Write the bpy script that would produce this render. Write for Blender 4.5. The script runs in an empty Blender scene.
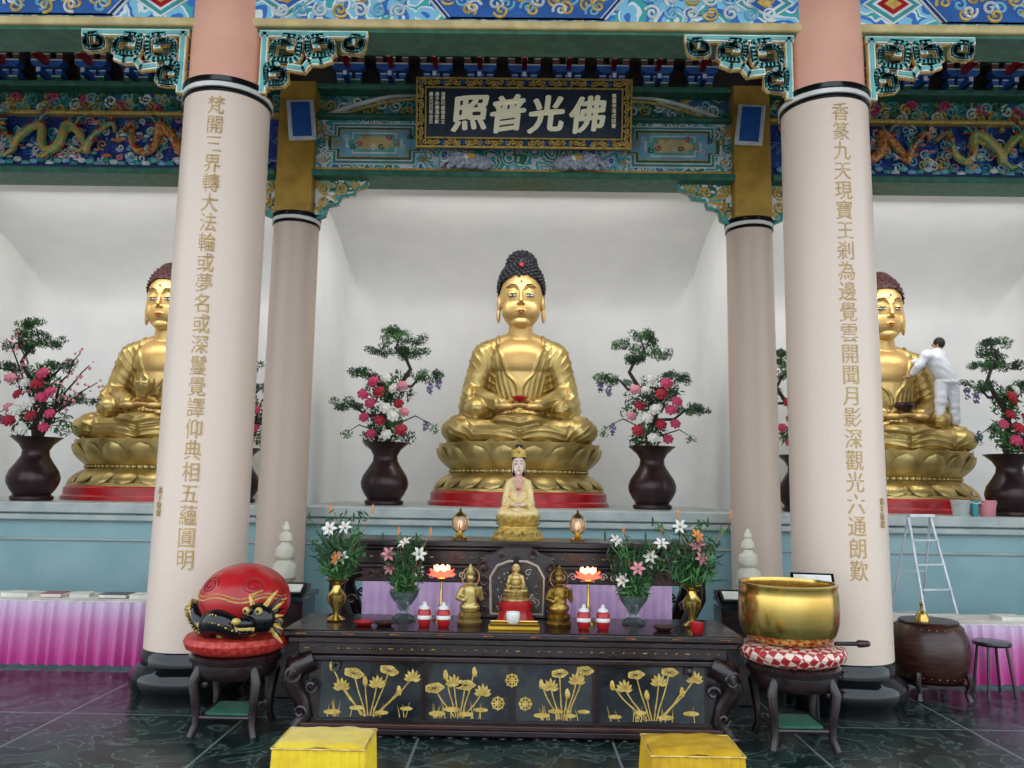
import bpy, bmesh, math, random
from mathutils import Vector, Matrix, Euler, noise
random.seed(7)
C=bpy.context; COL=C.scene.collection
C.scene.view_settings.view_transform='Standard'
pi=math.pi
def lin(c):
    return tuple(((x/255)/12.92 if x/255<=.04045 else ((x/255+.055)/1.055)**2.4) for x in c)+(1,)
# ---------------------------------------------------------------- materials
def mat(name,c,rough=.5,metal=0,c2=None,scale=4,bump=0,bscale=25,emis=0,detail=6,lo=.4,hi=.6,alpha=1,coat=0,stretch=None,sheen=0):
    m=bpy.data.materials.new(name); m.use_nodes=True
    nt=m.node_tree; b=nt.nodes['Principled BSDF']
    b.inputs['Base Color'].default_value=lin(c); b.inputs['Roughness'].default_value=rough
    b.inputs['Metallic'].default_value=metal
    if coat: b.inputs['Coat Weight'].default_value=coat
    if sheen: b.inputs['Sheen Weight'].default_value=sheen
    if alpha<1: b.inputs['Transmission Weight'].default_value=1-alpha
    tc=nt.nodes.new('ShaderNodeTexCoord'); vec=tc.outputs['Object']
    if stretch:
        mp=nt.nodes.new('ShaderNodeMapping'); mp.inputs['Scale'].default_value=stretch
        nt.links.new(vec,mp.inputs[0]); vec=mp.outputs[0]
    n=nt.nodes.new('ShaderNodeTexNoise'); n.inputs['Scale'].default_value=scale; n.inputs['Detail'].default_value=detail
    nt.links.new(vec,n.inputs['Vector'])
    if c2 is None: c2=tuple(max(0,x*.88) for x in c)
    r=nt.nodes.new('ShaderNodeValToRGB'); r.color_ramp.elements[0].position=lo; r.color_ramp.elements[1].position=hi
    r.color_ramp.elements[0].color=lin(c); r.color_ramp.elements[1].color=lin(c2)
    nt.links.new(n.outputs['Fac'],r.inputs[0]); nt.links.new(r.outputs[0],b.inputs['Base Color'])
    if emis:
        nt.links.new(r.outputs[0],b.inputs['Emission Color']); b.inputs['Emission Strength'].default_value=emis
    if bump:
        n2=nt.nodes.new('ShaderNodeTexNoise'); n2.inputs['Scale'].default_value=bscale
        nt.links.new(vec,n2.inputs['Vector'])
        bp=nt.nodes.new('ShaderNodeBump'); bp.inputs['Strength'].default_value=bump; bp.inputs['Distance'].default_value=.02
        nt.links.new(n2.outputs['Fac'],bp.inputs['Height']); nt.links.new(bp.outputs[0],b.inputs['Normal'])
    return m
def painted(name,bandsA,bandsB,scale=5,distort=.25,rough=.5,emis=0):
    """painted ornament: nested coloured outlines around irregular cells"""
    m=bpy.data.materials.new(name); m.use_nodes=True; nt=m.node_tree; b=nt.nodes['Principled BSDF']
    b.inputs['Roughness'].default_value=rough
    tc=nt.nodes.new('ShaderNodeTexCoord'); n=nt.nodes.new('ShaderNodeTexNoise'); n.inputs['Scale'].default_value=scale*1.2
    nt.links.new(tc.outputs['Object'],n.inputs['Vector'])
    mx=nt.nodes.new('ShaderNodeVectorMath'); mx.operation='SCALE'; mx.inputs['Scale'].default_value=distort
    nt.links.new(n.outputs['Color'],mx.inputs[0])
    ad=nt.nodes.new('ShaderNodeVectorMath'); ad.operation='ADD'
    nt.links.new(tc.outputs['Object'],ad.inputs[0]); nt.links.new(mx.outputs[0],ad.inputs[1])
    v=nt.nodes.new('ShaderNodeTexVoronoi'); v.inputs['Scale'].default_value=scale; nt.links.new(ad.outputs[0],v.inputs['Vector'])
    rs=[]
    for bands in (bandsA,bandsB):
        r=nt.nodes.new('ShaderNodeValToRGB'); r.color_ramp.interpolation='CONSTANT'
        els=r.color_ramp.elements
        for i,(p,c) in enumerate(bands):
            e=els[i] if i<2 else els.new(p)
            e.position=p; e.color=lin(c)
        nt.links.new(v.outputs['Distance'],r.inputs[0]); rs.append(r)
    sp=nt.nodes.new('ShaderNodeSeparateColor'); nt.links.new(v.outputs['Color'],sp.inputs[0])
    gt=nt.nodes.new('ShaderNodeMath'); gt.operation='GREATER_THAN'; gt.inputs[1].default_value=.5; nt.links.new(sp.outputs[0],gt.inputs[0])
    mc=nt.nodes.new('ShaderNodeMix'); mc.data_type='RGBA'
    nt.links.new(gt.outputs[0],mc.inputs[0]); nt.links.new(rs[0].outputs[0],mc.inputs[6]); nt.links.new(rs[1].outputs[0],mc.inputs[7])
    nt.links.new(mc.outputs[2],b.inputs['Base Color'])
    return m
def diamond(name,c1,c2,scale=16):
    """woven diamond brocade"""
    m=bpy.data.materials.new(name); m.use_nodes=True; nt=m.node_tree; b=nt.nodes['Principled BSDF']; b.inputs['Roughness'].default_value=.5
    tc=nt.nodes.new('ShaderNodeTexCoord'); mp=nt.nodes.new('ShaderNodeMapping'); mp.inputs['Rotation'].default_value=(pi/4,pi/4,pi/4)
    ck=nt.nodes.new('ShaderNodeTexChecker'); ck.inputs['Scale'].default_value=scale; ck.inputs['Color1'].default_value=lin(c1); ck.inputs['Color2'].default_value=lin(c2)
    nt.links.new(tc.outputs['Object'],mp.inputs[0]); nt.links.new(mp.outputs[0],ck.inputs['Vector']); nt.links.new(ck.outputs['Color'],b.inputs['Base Color'])
    return m
W=(230,236,234);BL=(50,115,195);TE=(64,172,172);GR=(50,135,104);GO=(212,178,88);LB=(135,200,226);DB=(24,48,120);RD=(180,72,62)
GOLD=mat('statue_gold',(204,180,116),.4,.82,(168,142,84),3,.12,14)
GOLDS=mat('skin_gold',(222,188,124),.42,.7,(212,174,108),2)
GOLDD=mat('dark_gold',(180,144,70),.4,.9,(120,90,38),8,.5,30)
BRASS=mat('polished_brass',(216,186,104),.2,.95,(194,160,84),3)
GLEAF=mat('gold_leaf_paint',(222,190,106),.5,.2,(190,154,68),20)
SGOLD=mat('pale_gold_lettering',(255,250,222),.5,0,(252,244,206),12,emis=.12)  # faint glow put into the lettering to brighten it; not a light source
GINS=mat('inscription_gold',(198,166,108),.5,.1,(182,150,92),20)
HAIRB=mat('blue_black_hair',(22,24,34),.5)
HAIRR=mat('dark_maroon_hair',(70,32,30),.5)
RED=mat('red_lacquer',(184,32,36),.25,0,(160,22,28),3)
DRED=mat('deep_red_paint',(128,16,22),.3)
LIP=mat('red_lip_paint',(180,24,24),.4)
DARK=mat('dark_eye_paint',(20,16,14),.4)
WHITE=mat('white_glaze',(236,234,226),.25)
WOOD=mat('dark_rosewood',(42,26,27),.25,0,(26,14,15),6,.1,30,stretch=(1,4,4),coat=.2)
WOODR=mat('red_brown_wood',(70,38,30),.3,0,(48,24,20),6,stretch=(1,1,6))
BLKP=mat('black_lacquer_panel',(20,25,32),.18,0,(54,58,58),3,coat=.3)
BRNZ=mat('dark_bronze',(62,42,42),.3,.4,(46,30,32),5)
COLM=mat('column_terrazzo',(232,210,192),.35,0,(223,199,180),60,.02,80,detail=8,lo=.2,hi=.8)
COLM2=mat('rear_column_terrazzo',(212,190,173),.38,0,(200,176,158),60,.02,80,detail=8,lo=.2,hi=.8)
SALM=mat('salmon_paint',(236,176,150),.4,0,(228,166,141),2)
BLKS=mat('black_stone',(16,18,20),.08)
OCH=mat('ochre_paint',(182,144,54),.5,0,(160,124,42),4)
TEAL=mat('teal_paint',(60,160,160),.45)
MINT=mat('aqua_mint_paint',(112,192,186),.45)
CRM=mat('cream_white_paint',(238,240,230),.45)
GREEN=mat('green_paint',(52,114,90),.5,0,(38,94,76),8)
GRND=mat('deep_green_paint',(28,84,70),.5)
BLUE=mat('blue_paint',(40,100,180),.45)
LBLUE=mat('light_blue_paint',(130,192,220),.5)
DBLUE=mat('deep_blue_paint',(24,46,112),.5)
WP=mat('white_paint',(230,236,234),.5)
CREAM=mat('cream_yellow_paint',(222,198,138),.5)
ORNG=mat('dragon_scales',(218,168,84),.45,.15,(176,84,56),22)
DGRN=mat('green_dragon_scales',(130,180,110),.45,.1,(206,162,80),16)
WALLW=mat('niche_white_plaster',(236,236,234),.6,0,(231,231,231),1.5)
TEALW=mat('teal_wall_paint',(160,192,194),.45,0,(132,170,175),1.1,.05,30,detail=10,lo=.3,hi=.7)
TEALC=mat('pale_ledge_stone',(192,196,190),.4,0,(170,180,176),3)
CEIL=mat('ceiling_dark_wood',(50,36,34),.6,0,(38,26,26),4)
MAROON=mat('maroon_beam_paint',(116,66,48),.5,0,(88,50,38),3)
YEL=mat('yellow_satin',(240,206,30),.4,0,(228,188,18),9,.3,10,sheen=.3)
YELL=mat('yellow_silk_ochre',(214,168,30),.38,0,(196,148,22),6,.3,10)
PGRN=mat('pine_green',(50,88,50),.7,0,(30,60,36),12)
LGRN=mat('leaf_green',(76,126,60),.6,0,(46,94,44),12)
BARK=mat('bark_brown',(62,48,42),.8)
PINK=mat('pink_petals',(214,74,112),.6,0,(194,52,96),20)
LPINK=mat('plum_blossom_pink',(228,146,156),.6)
WPET=mat('white_petals',(238,236,228),.6,0,(225,220,205),20)
RPET=mat('red_petals',(186,30,50),.6,0,(148,20,40),20)
OPET=mat('orange_petals',(232,140,76),.6)
PURP=mat('purple_petals',(124,104,160),.6)
GLASS=mat('clear_glass',(210,225,225),.05,alpha=.1)
LAMPG=mat('lit_lotus_glass',(255,120,90),.3,emis=1.1,c2=(255,90,80))
LAMPI=mat('lit_lotus_core',(255,214,170),.3,emis=1.8,c2=(255,190,140))
LANT=mat('lantern_glass',(235,205,180),.15,alpha=.45)
PORC=mat('cream_porcelain',(246,240,220),.45,0,(232,224,200),6)
PEARL=mat('pearl_inlay',(206,186,172),.4)
ALU=mat('white_aluminium',(225,228,232),.35,.3)
CLOTHW=mat('white_work_clothes',(232,234,238),.85,0,(220,222,228),3,.3,12)
SKIN=mat('skin',(190,140,112),.6)
BHAIR=mat('short_black_hair',(20,18,18),.7)
SIGNB=mat('sign_slate_blue',(34,46,66),.4,0,(44,58,78),8)
NAVYP=mat('pale_cloth_cream',(236,230,214),.7)
ELEG=mat('grey_stone_paint',(182,188,200),.6,0,(130,138,158),26)
PFRONT=painted('front_beam_painting',[(0,GO),(.1,W),(.22,BL),(.36,LB),(.5,W),(.56,TE),(.7,BL)],[(0,W),(.12,TE),(.26,W),(.33,LB),(.5,BL),(.62,W),(.7,LB)],3.4,.22)
PMID=painted('pale_beam_painting',[(0,RD),(.1,W),(.2,TE),(.32,W),(.42,GR),(.55,W),(.62,TE)],[(0,GO),(.14,BL),(.28,W),(.38,LB),(.52,TE),(.64,W)],5.4,.16)
PGREEN=painted('green_carving_paint',[(0,GO),(.14,(90,160,120)),(.3,GO),(.38,(40,110,96)),(.6,(100,165,150))],[(0,(200,120,90)),(.14,TE),(.28,(40,100,96)),(.42,GO),(.5,(50,100,140))],4.5,.3)
PBLUE=painted('blue_wave_carving',[(0,W),(.09,(56,110,190)),(.22,DB),(.35,(56,100,180)),(.42,DB)],[(0,(90,170,140)),(.16,DB),(.3,(100,145,205)),(.37,DB),(.55,(36,70,160))],5.5,.35)
PSPAN=painted('spandrel_carving',[(0,GO),(.12,TE),(.26,GO),(.34,(34,110,110)),(.55,W)],[(0,W),(.1,GR),(.25,GO),(.36,TE),(.55,(200,165,80))],6,.3)
BROC=diamond('red_diamond_brocade',(178,30,36),(196,70,50),22)
BROC2=diamond('red_cream_diamond_brocade',(176,36,42),(232,206,188),18)
def pinkmat():  # satin with the fall of light painted in: pale top, deep magenta hem
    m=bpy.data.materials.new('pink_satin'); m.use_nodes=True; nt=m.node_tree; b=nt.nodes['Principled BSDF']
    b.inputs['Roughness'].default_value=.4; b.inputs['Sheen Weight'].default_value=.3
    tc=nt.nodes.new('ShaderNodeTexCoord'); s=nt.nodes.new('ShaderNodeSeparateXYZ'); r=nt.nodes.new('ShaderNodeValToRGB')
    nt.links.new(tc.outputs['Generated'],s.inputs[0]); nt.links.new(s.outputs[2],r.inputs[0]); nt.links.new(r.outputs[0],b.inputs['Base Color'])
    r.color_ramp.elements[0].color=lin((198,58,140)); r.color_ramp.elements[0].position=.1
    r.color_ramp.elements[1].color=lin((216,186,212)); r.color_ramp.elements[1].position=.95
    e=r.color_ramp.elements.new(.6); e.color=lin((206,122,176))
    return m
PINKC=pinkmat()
LILAC=mat('pale_pink_satin',(224,190,222),.4,0,(210,170,210),4,sheen=.3)
def floormat():
    m=bpy.data.materials.new('dark_green_marble'); m.use_nodes=True; nt=m.node_tree; b=nt.nodes['Principled BSDF']
    b.inputs['Roughness'].default_value=.26; b.inputs['Specular IOR Level'].default_value=.4
    tc=nt.nodes.new('ShaderNodeTexCoord')
    n=nt.nodes.new('ShaderNodeTexNoise'); n.inputs['Scale'].default_value=2.4; n.inputs['Detail'].default_value=14; n.inputs['Distortion'].default_value=2.0
    nt.links.new(tc.outputs['Object'],n.inputs['Vector'])
    r=nt.nodes.new('ShaderNodeValToRGB'); els=r.color_ramp.elements
    els[0].position=.35; els[0].color=lin((20,32,30)); els[1].position=.66; els[1].color=lin((46,66,60))
    e=els.new(.48); e.color=lin((28,44,41)); e=els.new(.51); e.color=lin((84,100,95)); e=els.new(.545); e.color=lin((32,48,45))
    nt.links.new(n.outputs['Fac'],r.inputs[0])
    br=nt.nodes.new('ShaderNodeTexBrick'); br.offset=0; br.inputs['Scale'].default_value=1
    br.inputs['Brick Width'].default_value=1.55; br.inputs['Row Height'].default_value=1.55; br.inputs['Mortar Size'].default_value=.014; br.inputs['Mortar Smooth'].default_value=.6
    br.inputs['Color1'].default_value=(0,0,0,1); br.inputs['Color2'].default_value=(0,0,0,1); br.inputs['Mortar'].default_value=(1,1,1,1)
    mp=nt.nodes.new('ShaderNodeMapping'); mp.inputs['Location'].default_value=(.77,.55,0); nt.links.new(tc.outputs['Object'],mp.inputs[0]); nt.links.new(mp.outputs[0],br.inputs['Vector'])
    mc=nt.nodes.new('ShaderNodeMix'); mc.data_type='RGBA'; mc.inputs[7].default_value=lin((120,128,126))
    nt.links.new(br.outputs['Color'],mc.inputs[0]); nt.links.new(r.outputs[0],mc.inputs[6]); nt.links.new(mc.outputs[2],b.inputs['Base Color'])
    return m
FLOOR=floormat()
# ---------------------------------------------------------------- mesh builder
class M:
    def __init__(s): s.v=[];s.f=[];s.mi=[];s.mats=[]
    def _m(s,m):
        if m not in s.mats: s.mats.append(m)
        return s.mats.index(m)
    def add(s,vs,fs,m):
        o=len(s.v); s.v+= [tuple(v) for v in vs]; k=s._m(m)
        for f in fs: s.f.append([i+o for i in f]); s.mi.append(k)
        return s
    def box(s,c,d,m,rot=None):
        x,y,z=d[0]/2,d[1]/2,d[2]/2
        vs=[Vector((a*x,b*y,e*z)) for a in(-1,1) for b in(-1,1) for e in(-1,1)]
        if rot: R=Euler(rot).to_matrix(); vs=[R@v for v in vs]
        vs=[v+Vector(c) for v in vs]
        return s.add(vs,[(0,1,3,2),(4,6,7,5),(0,4,5,1),(2,3,7,6),(0,2,6,4),(1,5,7,3)],m)
    def lathe(s,prof,m,c=(0,0,0),n=32,sx=1,sy=1,rot=None):
        vs=[];fs=[];R=Euler(rot).to_matrix() if rot else None
        for r,z in prof:
            for i in range(n):
                a=2*pi*i/n; v=Vector((r*math.cos(a)*sx,r*math.sin(a)*sy,z))
                if R: v=R@v
                vs.append(v+Vector(c))
        for j in range(len(prof)-1):
            for i in range(n):
                k=(i+1)%n; fs.append((j*n+i,j*n+k,(j+1)*n+k,(j+1)*n+i))
        if prof[0][0]>1e-4: fs.append(list(range(n))[::-1])
        if prof[-1][0]>1e-4: fs.append([(len(prof)-1)*n+i for i in range(n)])
        return s.add(vs,fs,m)
    def cyl(s,c,r,h,m,n=24,r2=None,rot=None):
        return s.lathe([(r,0),(r if r2 is None else r2,h)],m,c,n,rot=rot)
    def tube(s,pts,r,m,n=8):
        pts=[Vector(p) for p in pts]; L=len(pts)
        rs=r if isinstance(r,(list,tuple)) else [r]*L
        vs=[];fs=[];pu=None
        for i,p in enumerate(pts):
            t=(pts[min(i+1,L-1)]-pts[max(i-1,0)])
            if t.length<1e-9: t=Vector((0,0,1))
            t.normalize()
            if pu is None:
                pu=t.orthogonal().normalized()
            else:
                pu=pu-t*pu.dot(t)
                if pu.length<1e-6: pu=t.orthogonal()
                pu.normalize()
            w=t.cross(pu)
            for k in range(n):
                a=2*pi*k/n; vs.append(p+(pu*math.cos(a)+w*math.sin(a))*rs[i])
        for i in range(L-1):
            for k in range(n):
                q=(k+1)%n; fs.append((i*n+k,i*n+q,(i+1)*n+q,(i+1)*n+k))
        fs.append(list(range(n))[::-1]); fs.append([(L-1)*n+k for k in range(n)])
        return s.add(vs,fs,m)
    def ell(s,c,r,m,n=16,k=10,rot=None):
        if not isinstance(r,(tuple,list)): r=(r,r,r)
        R=Euler(rot).to_matrix() if rot else Matrix.Identity(3); c=Vector(c)
        vs=[c+R@Vector((0,0,-r[2]))];fs=[]
        for j in range(1,k):
            ph=-pi/2+pi*j/k
            for i in range(n):
                a=2*pi*i/n; vs.append(c+R@Vector((r[0]*math.cos(ph)*math.cos(a),r[1]*math.cos(ph)*math.sin(a),r[2]*math.sin(ph))))
        vs.append(c+R@Vector((0,0,r[2])))
        for i in range(n):
            q=(i+1)%n; fs.append((0,1+q,1+i)); fs.append((len(vs)-1,1+(k-2)*n+i,1+(k-2)*n+q))
        for j in range(k-2):
            for i in range(n):
                q=(i+1)%n; fs.append((1+j*n+i,1+j*n+q,1+(j+1)*n+q,1+(j+1)*n+i))
        return s.add(vs,fs,m)
    def cap(s,p,q,r1,r2,m,n=16):
        s.ell(p,r1,m,n); s.ell(q,r2,m,n); return s.tube([p,q],[r1,r2],m,n)
    def prism(s,poly,y0,y1,m,c=(0,0,0)):
        n=len(poly); vs=[(c[0]+x,c[1]+y0,c[2]+z) for x,z in poly]+[(c[0]+x,c[1]+y1,c[2]+z) for x,z in poly]
        return s.add(vs,[list(range(n)),list(range(n,2*n))[::-1]]+[(i,i+n,(i+1)%n+n,(i+1)%n) for i in range(n)],m)
    def ribbon(s,path,w,y0,y1,m,c=(0,0,0)):
        for (x0,z0),(x1,z1) in zip(path[:-1],path[1:]):
            d=Vector((x1-x0,z1-z0)); 
            if d.length<1e-6: continue
            t=d.normalized(); nrm=Vector((-t.y,t.x))*w/2; e=t*w*.35
            a=Vector((x0,z0))-e; b=Vector((x1,z1))+e
            s.prism([tuple(a-nrm),tuple(b-nrm),tuple(b+nrm),tuple(a+nrm)],y0,y1,m,c)
        return s
    def spiral(s,cx,cz,y,r,turns,d,tr,m,a0=0,n=5):
        N=int(14*turns)+2; pts=[]
        for i in range(N):
            t=i/(N-1); a=a0+d*2*pi*turns*t; rr=r*(1-.88*t); pts.append((cx+rr*math.cos(a),y,cz+rr*math.sin(a)))
        return s.tube(pts,tr,m,n)
    def leaves(s,c,r,num,size,m,asp=.35):
        for _ in range(num):
            while 1:
                p=Vector([random.uniform(-1,1) for _ in range(3)])
                if p.length<1: break
            p=Vector(c)+Vector((p.x*r[0],p.y*r[1],p.z*r[2]))
            d=Vector([random.gauss(0,1),random.gauss(0,1),random.gauss(.5,1)]).normalized()*size*random.uniform(.6,1.2)
            w=d.orthogonal().normalized()*size*asp
            w.rotate(Matrix.Rotation(random.uniform(0,6.28),3,d.normalized()) )
            s.add([p-d*.5,p+w*.5,p+d*.5,p-w*.5],[(0,1,2,3)],m)
        return s
    def mesh(s,name,smooth=True,ang=42):
        me=bpy.data.meshes.new(name); me.from_pydata([tuple(v) for v in s.v],[],s.f)
        for m in s.mats: me.materials.append(m)
        me.polygons.foreach_set('material_index',s.mi)
        me.validate()
        bm=bmesh.new(); bm.from_mesh(me); bmesh.ops.recalc_face_normals(bm,faces=bm.faces); bm.to_mesh(me); bm.free()
        if smooth:
            me.polygons.foreach_set('use_smooth',[True]*len(me.polygons)); me.set_sharp_from_angle(angle=math.radians(ang))
        me.update(); return me
    def obj(s,name,parent=None,loc=(0,0,0),rot=(0,0,0),smooth=True,label=None,cat=None,kind=None,group=None,bev=0,ang=42):
        return mk(s.mesh(name,smooth,ang),name,parent,loc,rot,label,cat,kind,group,bev)
def mk(me,name,parent=None,loc=(0,0,0),rot=(0,0,0),label=None,cat=None,kind=None,group=None,bev=0):
    o=bpy.data.objects.new(name,me); COL.objects.link(o); o.location=loc; o.rotation_euler=rot
    if parent: o.parent=parent
    if label: o['label']=label
    if cat: o['category']=cat
    if kind: o['kind']=kind
    if group: o['group']=group
    if bev:
        b=o.modifiers.new('bevel','BEVEL'); b.width=bev; b.segments=2; b.limit_method='ANGLE'
    return o
def thing(name,label,cat,loc=(0,0,0),rot=(0,0,0),group=None,scale=1):
    o=bpy.data.objects.new(name,None); COL.objects.link(o); o.empty_display_size=.1
    o.location=loc; o.rotation_euler=rot; o.scale=(scale,)*3 if not isinstance(scale,tuple) else scale
    o['label']=label; o['category']=cat
    if group: o['group']=group
    return o
def dup(src,loc,rot=None,scale=None,label=None,parent=None):
    o=src.copy(); COL.objects.link(o)
    if parent is not None: o.parent=parent
    else:
        o.location=loc
        if rot is not None: o.rotation_euler=rot
        if scale is not None: o.scale=(scale,)*3 if not isinstance(scale,tuple) else scale
        if label: o['label']=label
    for c in list(src.children): dup(c,None,parent=o)
    return o
def override(o,m,idx=0):
    o.material_slots[idx].link='OBJECT'; o.material_slots[idx].material=m
def text_mesh(body,size,ext,m,name,bend=0,bold=0,off=0):
    cu=bpy.data.curves.new(name,'FONT'); cu.body=body; cu.size=size; cu.extrude=ext; cu.align_x='CENTER'; cu.align_y='TOP'
    cu.resolution_u=3; cu.offset=off
    o=bpy.data.objects.new(name,cu); COL.objects.link(o); C.view_layer.update()
    dg=C.evaluated_depsgraph_get(); me=bpy.data.meshes.new_from_object(o.evaluated_get(dg)); bpy.data.objects.remove(o)
    if bold:
        bm=bmesh.new(); bm.from_mesh(me); g0=bm.verts[:]+bm.edges[:]+bm.faces[:]
        for dx,dy in((bold,0),(bold*.5,bold*.5),(-bold*.35,bold*.3),(0,bold*.55),(bold*.6,-bold*.3)):
            r=bmesh.ops.duplicate(bm,geom=g0); vs=[e for e in r['geom'] if isinstance(e,bmesh.types.BMVert)]
            bmesh.ops.translate(bm,verts=vs,vec=(dx,dy,.0006*random.random()))
        bm.to_mesh(me); bm.free()
    for v in me.vertices:
        x,y,z=v.co; v.co=(x,-z+(x*x*bend),y)
    me.materials.clear(); me.materials.append(m); me.update(); return me
def remesh(mb,name,voxel,smooth=6):
    me=mb.mesh(name+'_src'); o=bpy.data.objects.new(name,me); COL.objects.link(o)
    r=o.modifiers.new('r','REMESH'); r.mode='VOXEL'; r.voxel_size=voxel
    if smooth:
        sm=o.modifiers.new('s','SMOOTH'); sm.factor=.5; sm.iterations=smooth
    C.view_layer.update(); dg=C.evaluated_depsgraph_get(); me2=bpy.data.meshes.new_from_object(o.evaluated_get(dg))
    bpy.data.objects.remove(o); me2.materials.clear(); me2.name=name
    me2.polygons.foreach_set('use_smooth',[True]*len(me2.polygons)); return me2
# ---------------------------------------------------------------- setting
ST=dict(kind='structure')
M().box((0,7,-.1),(22,22,.2),FLOOR).obj('floor',**ST)
M().box((0,9.2,9.1),(22,14.6,.2),CEIL).obj('ceiling',**ST)
def niche(name,x0,x1):
    """back wall, rounded vertical corners at both ends, coved top"""
    prof=[(0,1.7),(0,5.2)]
    for i in range(1,13):
        a=(pi/2)*i/12
        prof.append((3.5*(1-math.cos(a)),5.2+1.35*math.sin(a)))
    R=.55; xs=[]
    for i in range(7): a=pi/2*i/6; xs.append((x0+R*(1-math.cos(a)),R*(1-math.sin(a))))
    xs.append(((x0+x1)/2,0))
    xs+=[(x0+x1-x,d) for x,d in xs[:7][::-1]]
    mb=M(); vs=[];fs=[];n=len(xs)
    for d,z in prof: 
        for x,dy in xs: vs.append((x,14.8-max(d,dy),z))
    for j in range(len(prof)-1):
        for i in range(n-1): fs.append((j*n+i,j*n+i+1,(j+1)*n+i+1,(j+1)*n+i))
    mb.add(vs,fs,WALLW); mb.box(((x0+x1)/2,14.95,4.1),(x1-x0,.2,4.9),WALLW)
    return mb.obj(name,**ST)
niche('wall_back',-3.17,3.17); niche('wall_back_left',-9.1,-3.33); niche('wall_back_right',3.33,9.1)
for i,x in enumerate((-3.25,3.25)):
    M().box((x,13.1,4.1),(.16,3.5,4.9),WALLW).obj('wall_divider_'+('left','right')[i],**ST)
for i,x in enumerate((-9.2,9.2)):
    M().box((x,11.5,4.5),(.2,8,9),WALLW).obj('wall_'+('left','right')[i],**ST)
M().box((0,11.25,7.75),(18.4,.3,2.6),CEIL).obj('wall_above_niche',**ST)
mb=M().box((0,13,.78),(18.4,3.9,1.56),TEALW); mb.obj('wall_platform',**ST)
mb=M().box((0,12.95,1.63),(18.4,4.05,.14),TEALC).box((0,10.98,1.5),(18.4,.08,.08),TEALC).box((0,11.02,.12),(18.4,.06,.24),TEALC)
mb.box((0,11.02,1.2),(18.4,.03,.03),TEALC)
mb.obj('trim_1',bev=.015,**ST)
# ---------------------------------------------------------------- columns
def column(x,y,R,ztop,txt,big):
    t=thing('column',('cream terrazzo round column with gilded couplet and black stone base' if big else 'slimmer beige terrazzo round column standing against the teal platform'),'column',(x,y,0),group='front columns' if big else 'rear columns')
    if big: M().lathe([(R*1.22,0),(R*1.22,.1),(R*1.28,.13),(R*1.28,.24),(R*1.18,.29),(R*1.08,.33),(R*1.08,.42),(R*1.0,.46)],BLKS,n=48).obj('column_base',t)
    else: M().lathe([(R*1.15,0),(R*1.15,.3),(R,.34)],BLKS,n=32).obj('column_base',t)
    z0=.46 if big else .34
    M().lathe([(R*1.03,z0),(R*.98,ztop)],COLM if big else COLM2,n=64).obj('shaft',t)
    M().lathe([(R*.99,ztop),(R*1.03,ztop+.01),(R*1.03,ztop+.03),(R*1.01,ztop+.04)],BLKS,n=48).lathe([(R*1.0,ztop+.04),(R*1.04,ztop+.045),(R*1.04,ztop+.09),(R*1.0,ztop+.095)],WHITE,n=48).lathe([(R*1.0,ztop+.095),(R*1.06,ztop+.1),(R*1.06,ztop+.15),(R*.95,ztop+.16)],BLKS,n=48).obj('neck_ring',t)
    if big:
        M().lathe([(R*.93,ztop+.15),(R*.93,9.0)],SALM,n=48).obj('upper_shaft',t)
        me=text_mesh('\n'.join(txt),.175,.004,GINS,'inscription',bend=1/(2*R))
        zs=[v.co.z for v in me.vertices]; h=max(zs)-min(zs); mx=max(zs); H=4.6
        if h>0:
            k=H/h
            for v in me.vertices:
                v.co.z=(v.co.z-mx)*k
                zz=5.8+v.co.z; v.co.y-=R*(1.03-.05*(zz-z0)/(ztop-z0))
        mk(me,'inscription',t,(.04 if x<0 else 0,-.001,5.8))
        me=text_mesh('\n'.join('弟子敬獻'),.07,.004,GINS,'donor_inscription')
        mk(me,'donor_inscription',t,(-R*.63 if x<0 else R*.63,-R*.825,1.95),rot=(0,0,-.67 if x<0 else .67))
    else:
        M().box((0,0,(ztop+7.5)/2+.08),(.5,.5,7.5-ztop-.16),OCH).obj('square_upper_post',t,bev=.02)
    return t
L1='梵開三界轉大法輪或夢名或深鬘覺譯仰典相五蘊圓明'
L2='香篆九天現寶王剎為邊覺雲開聞月影深觀光六通朗歎'
column(-3.09,7.9,.432,5.86,L1,True); column(3.11,7.9,.432,5.86,L2,True)
column(-3.1,10.6,.31,5.48,None,False); column(3.1,10.6,.31,5.48,None,False)
for x,s in((-3.02,1),(3.06,-1)):
    t=thing('hanging_plaque','small blue wooden plaque with white border on ochre post','plaque',(x+s*.02,10.22,6.6),(-.12,0,s*.16),group='blue plaques')
    M().box((0,0,.28),(.36,.04,.6),WP,rot=(0,s*-.12,0)).obj('plaque_border',t,bev=.01)
    M().box((0,-.025,.28),(.25,.03,.51),BLUE,rot=(0,s*-.12,0)).obj('plaque_face',t)
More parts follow.
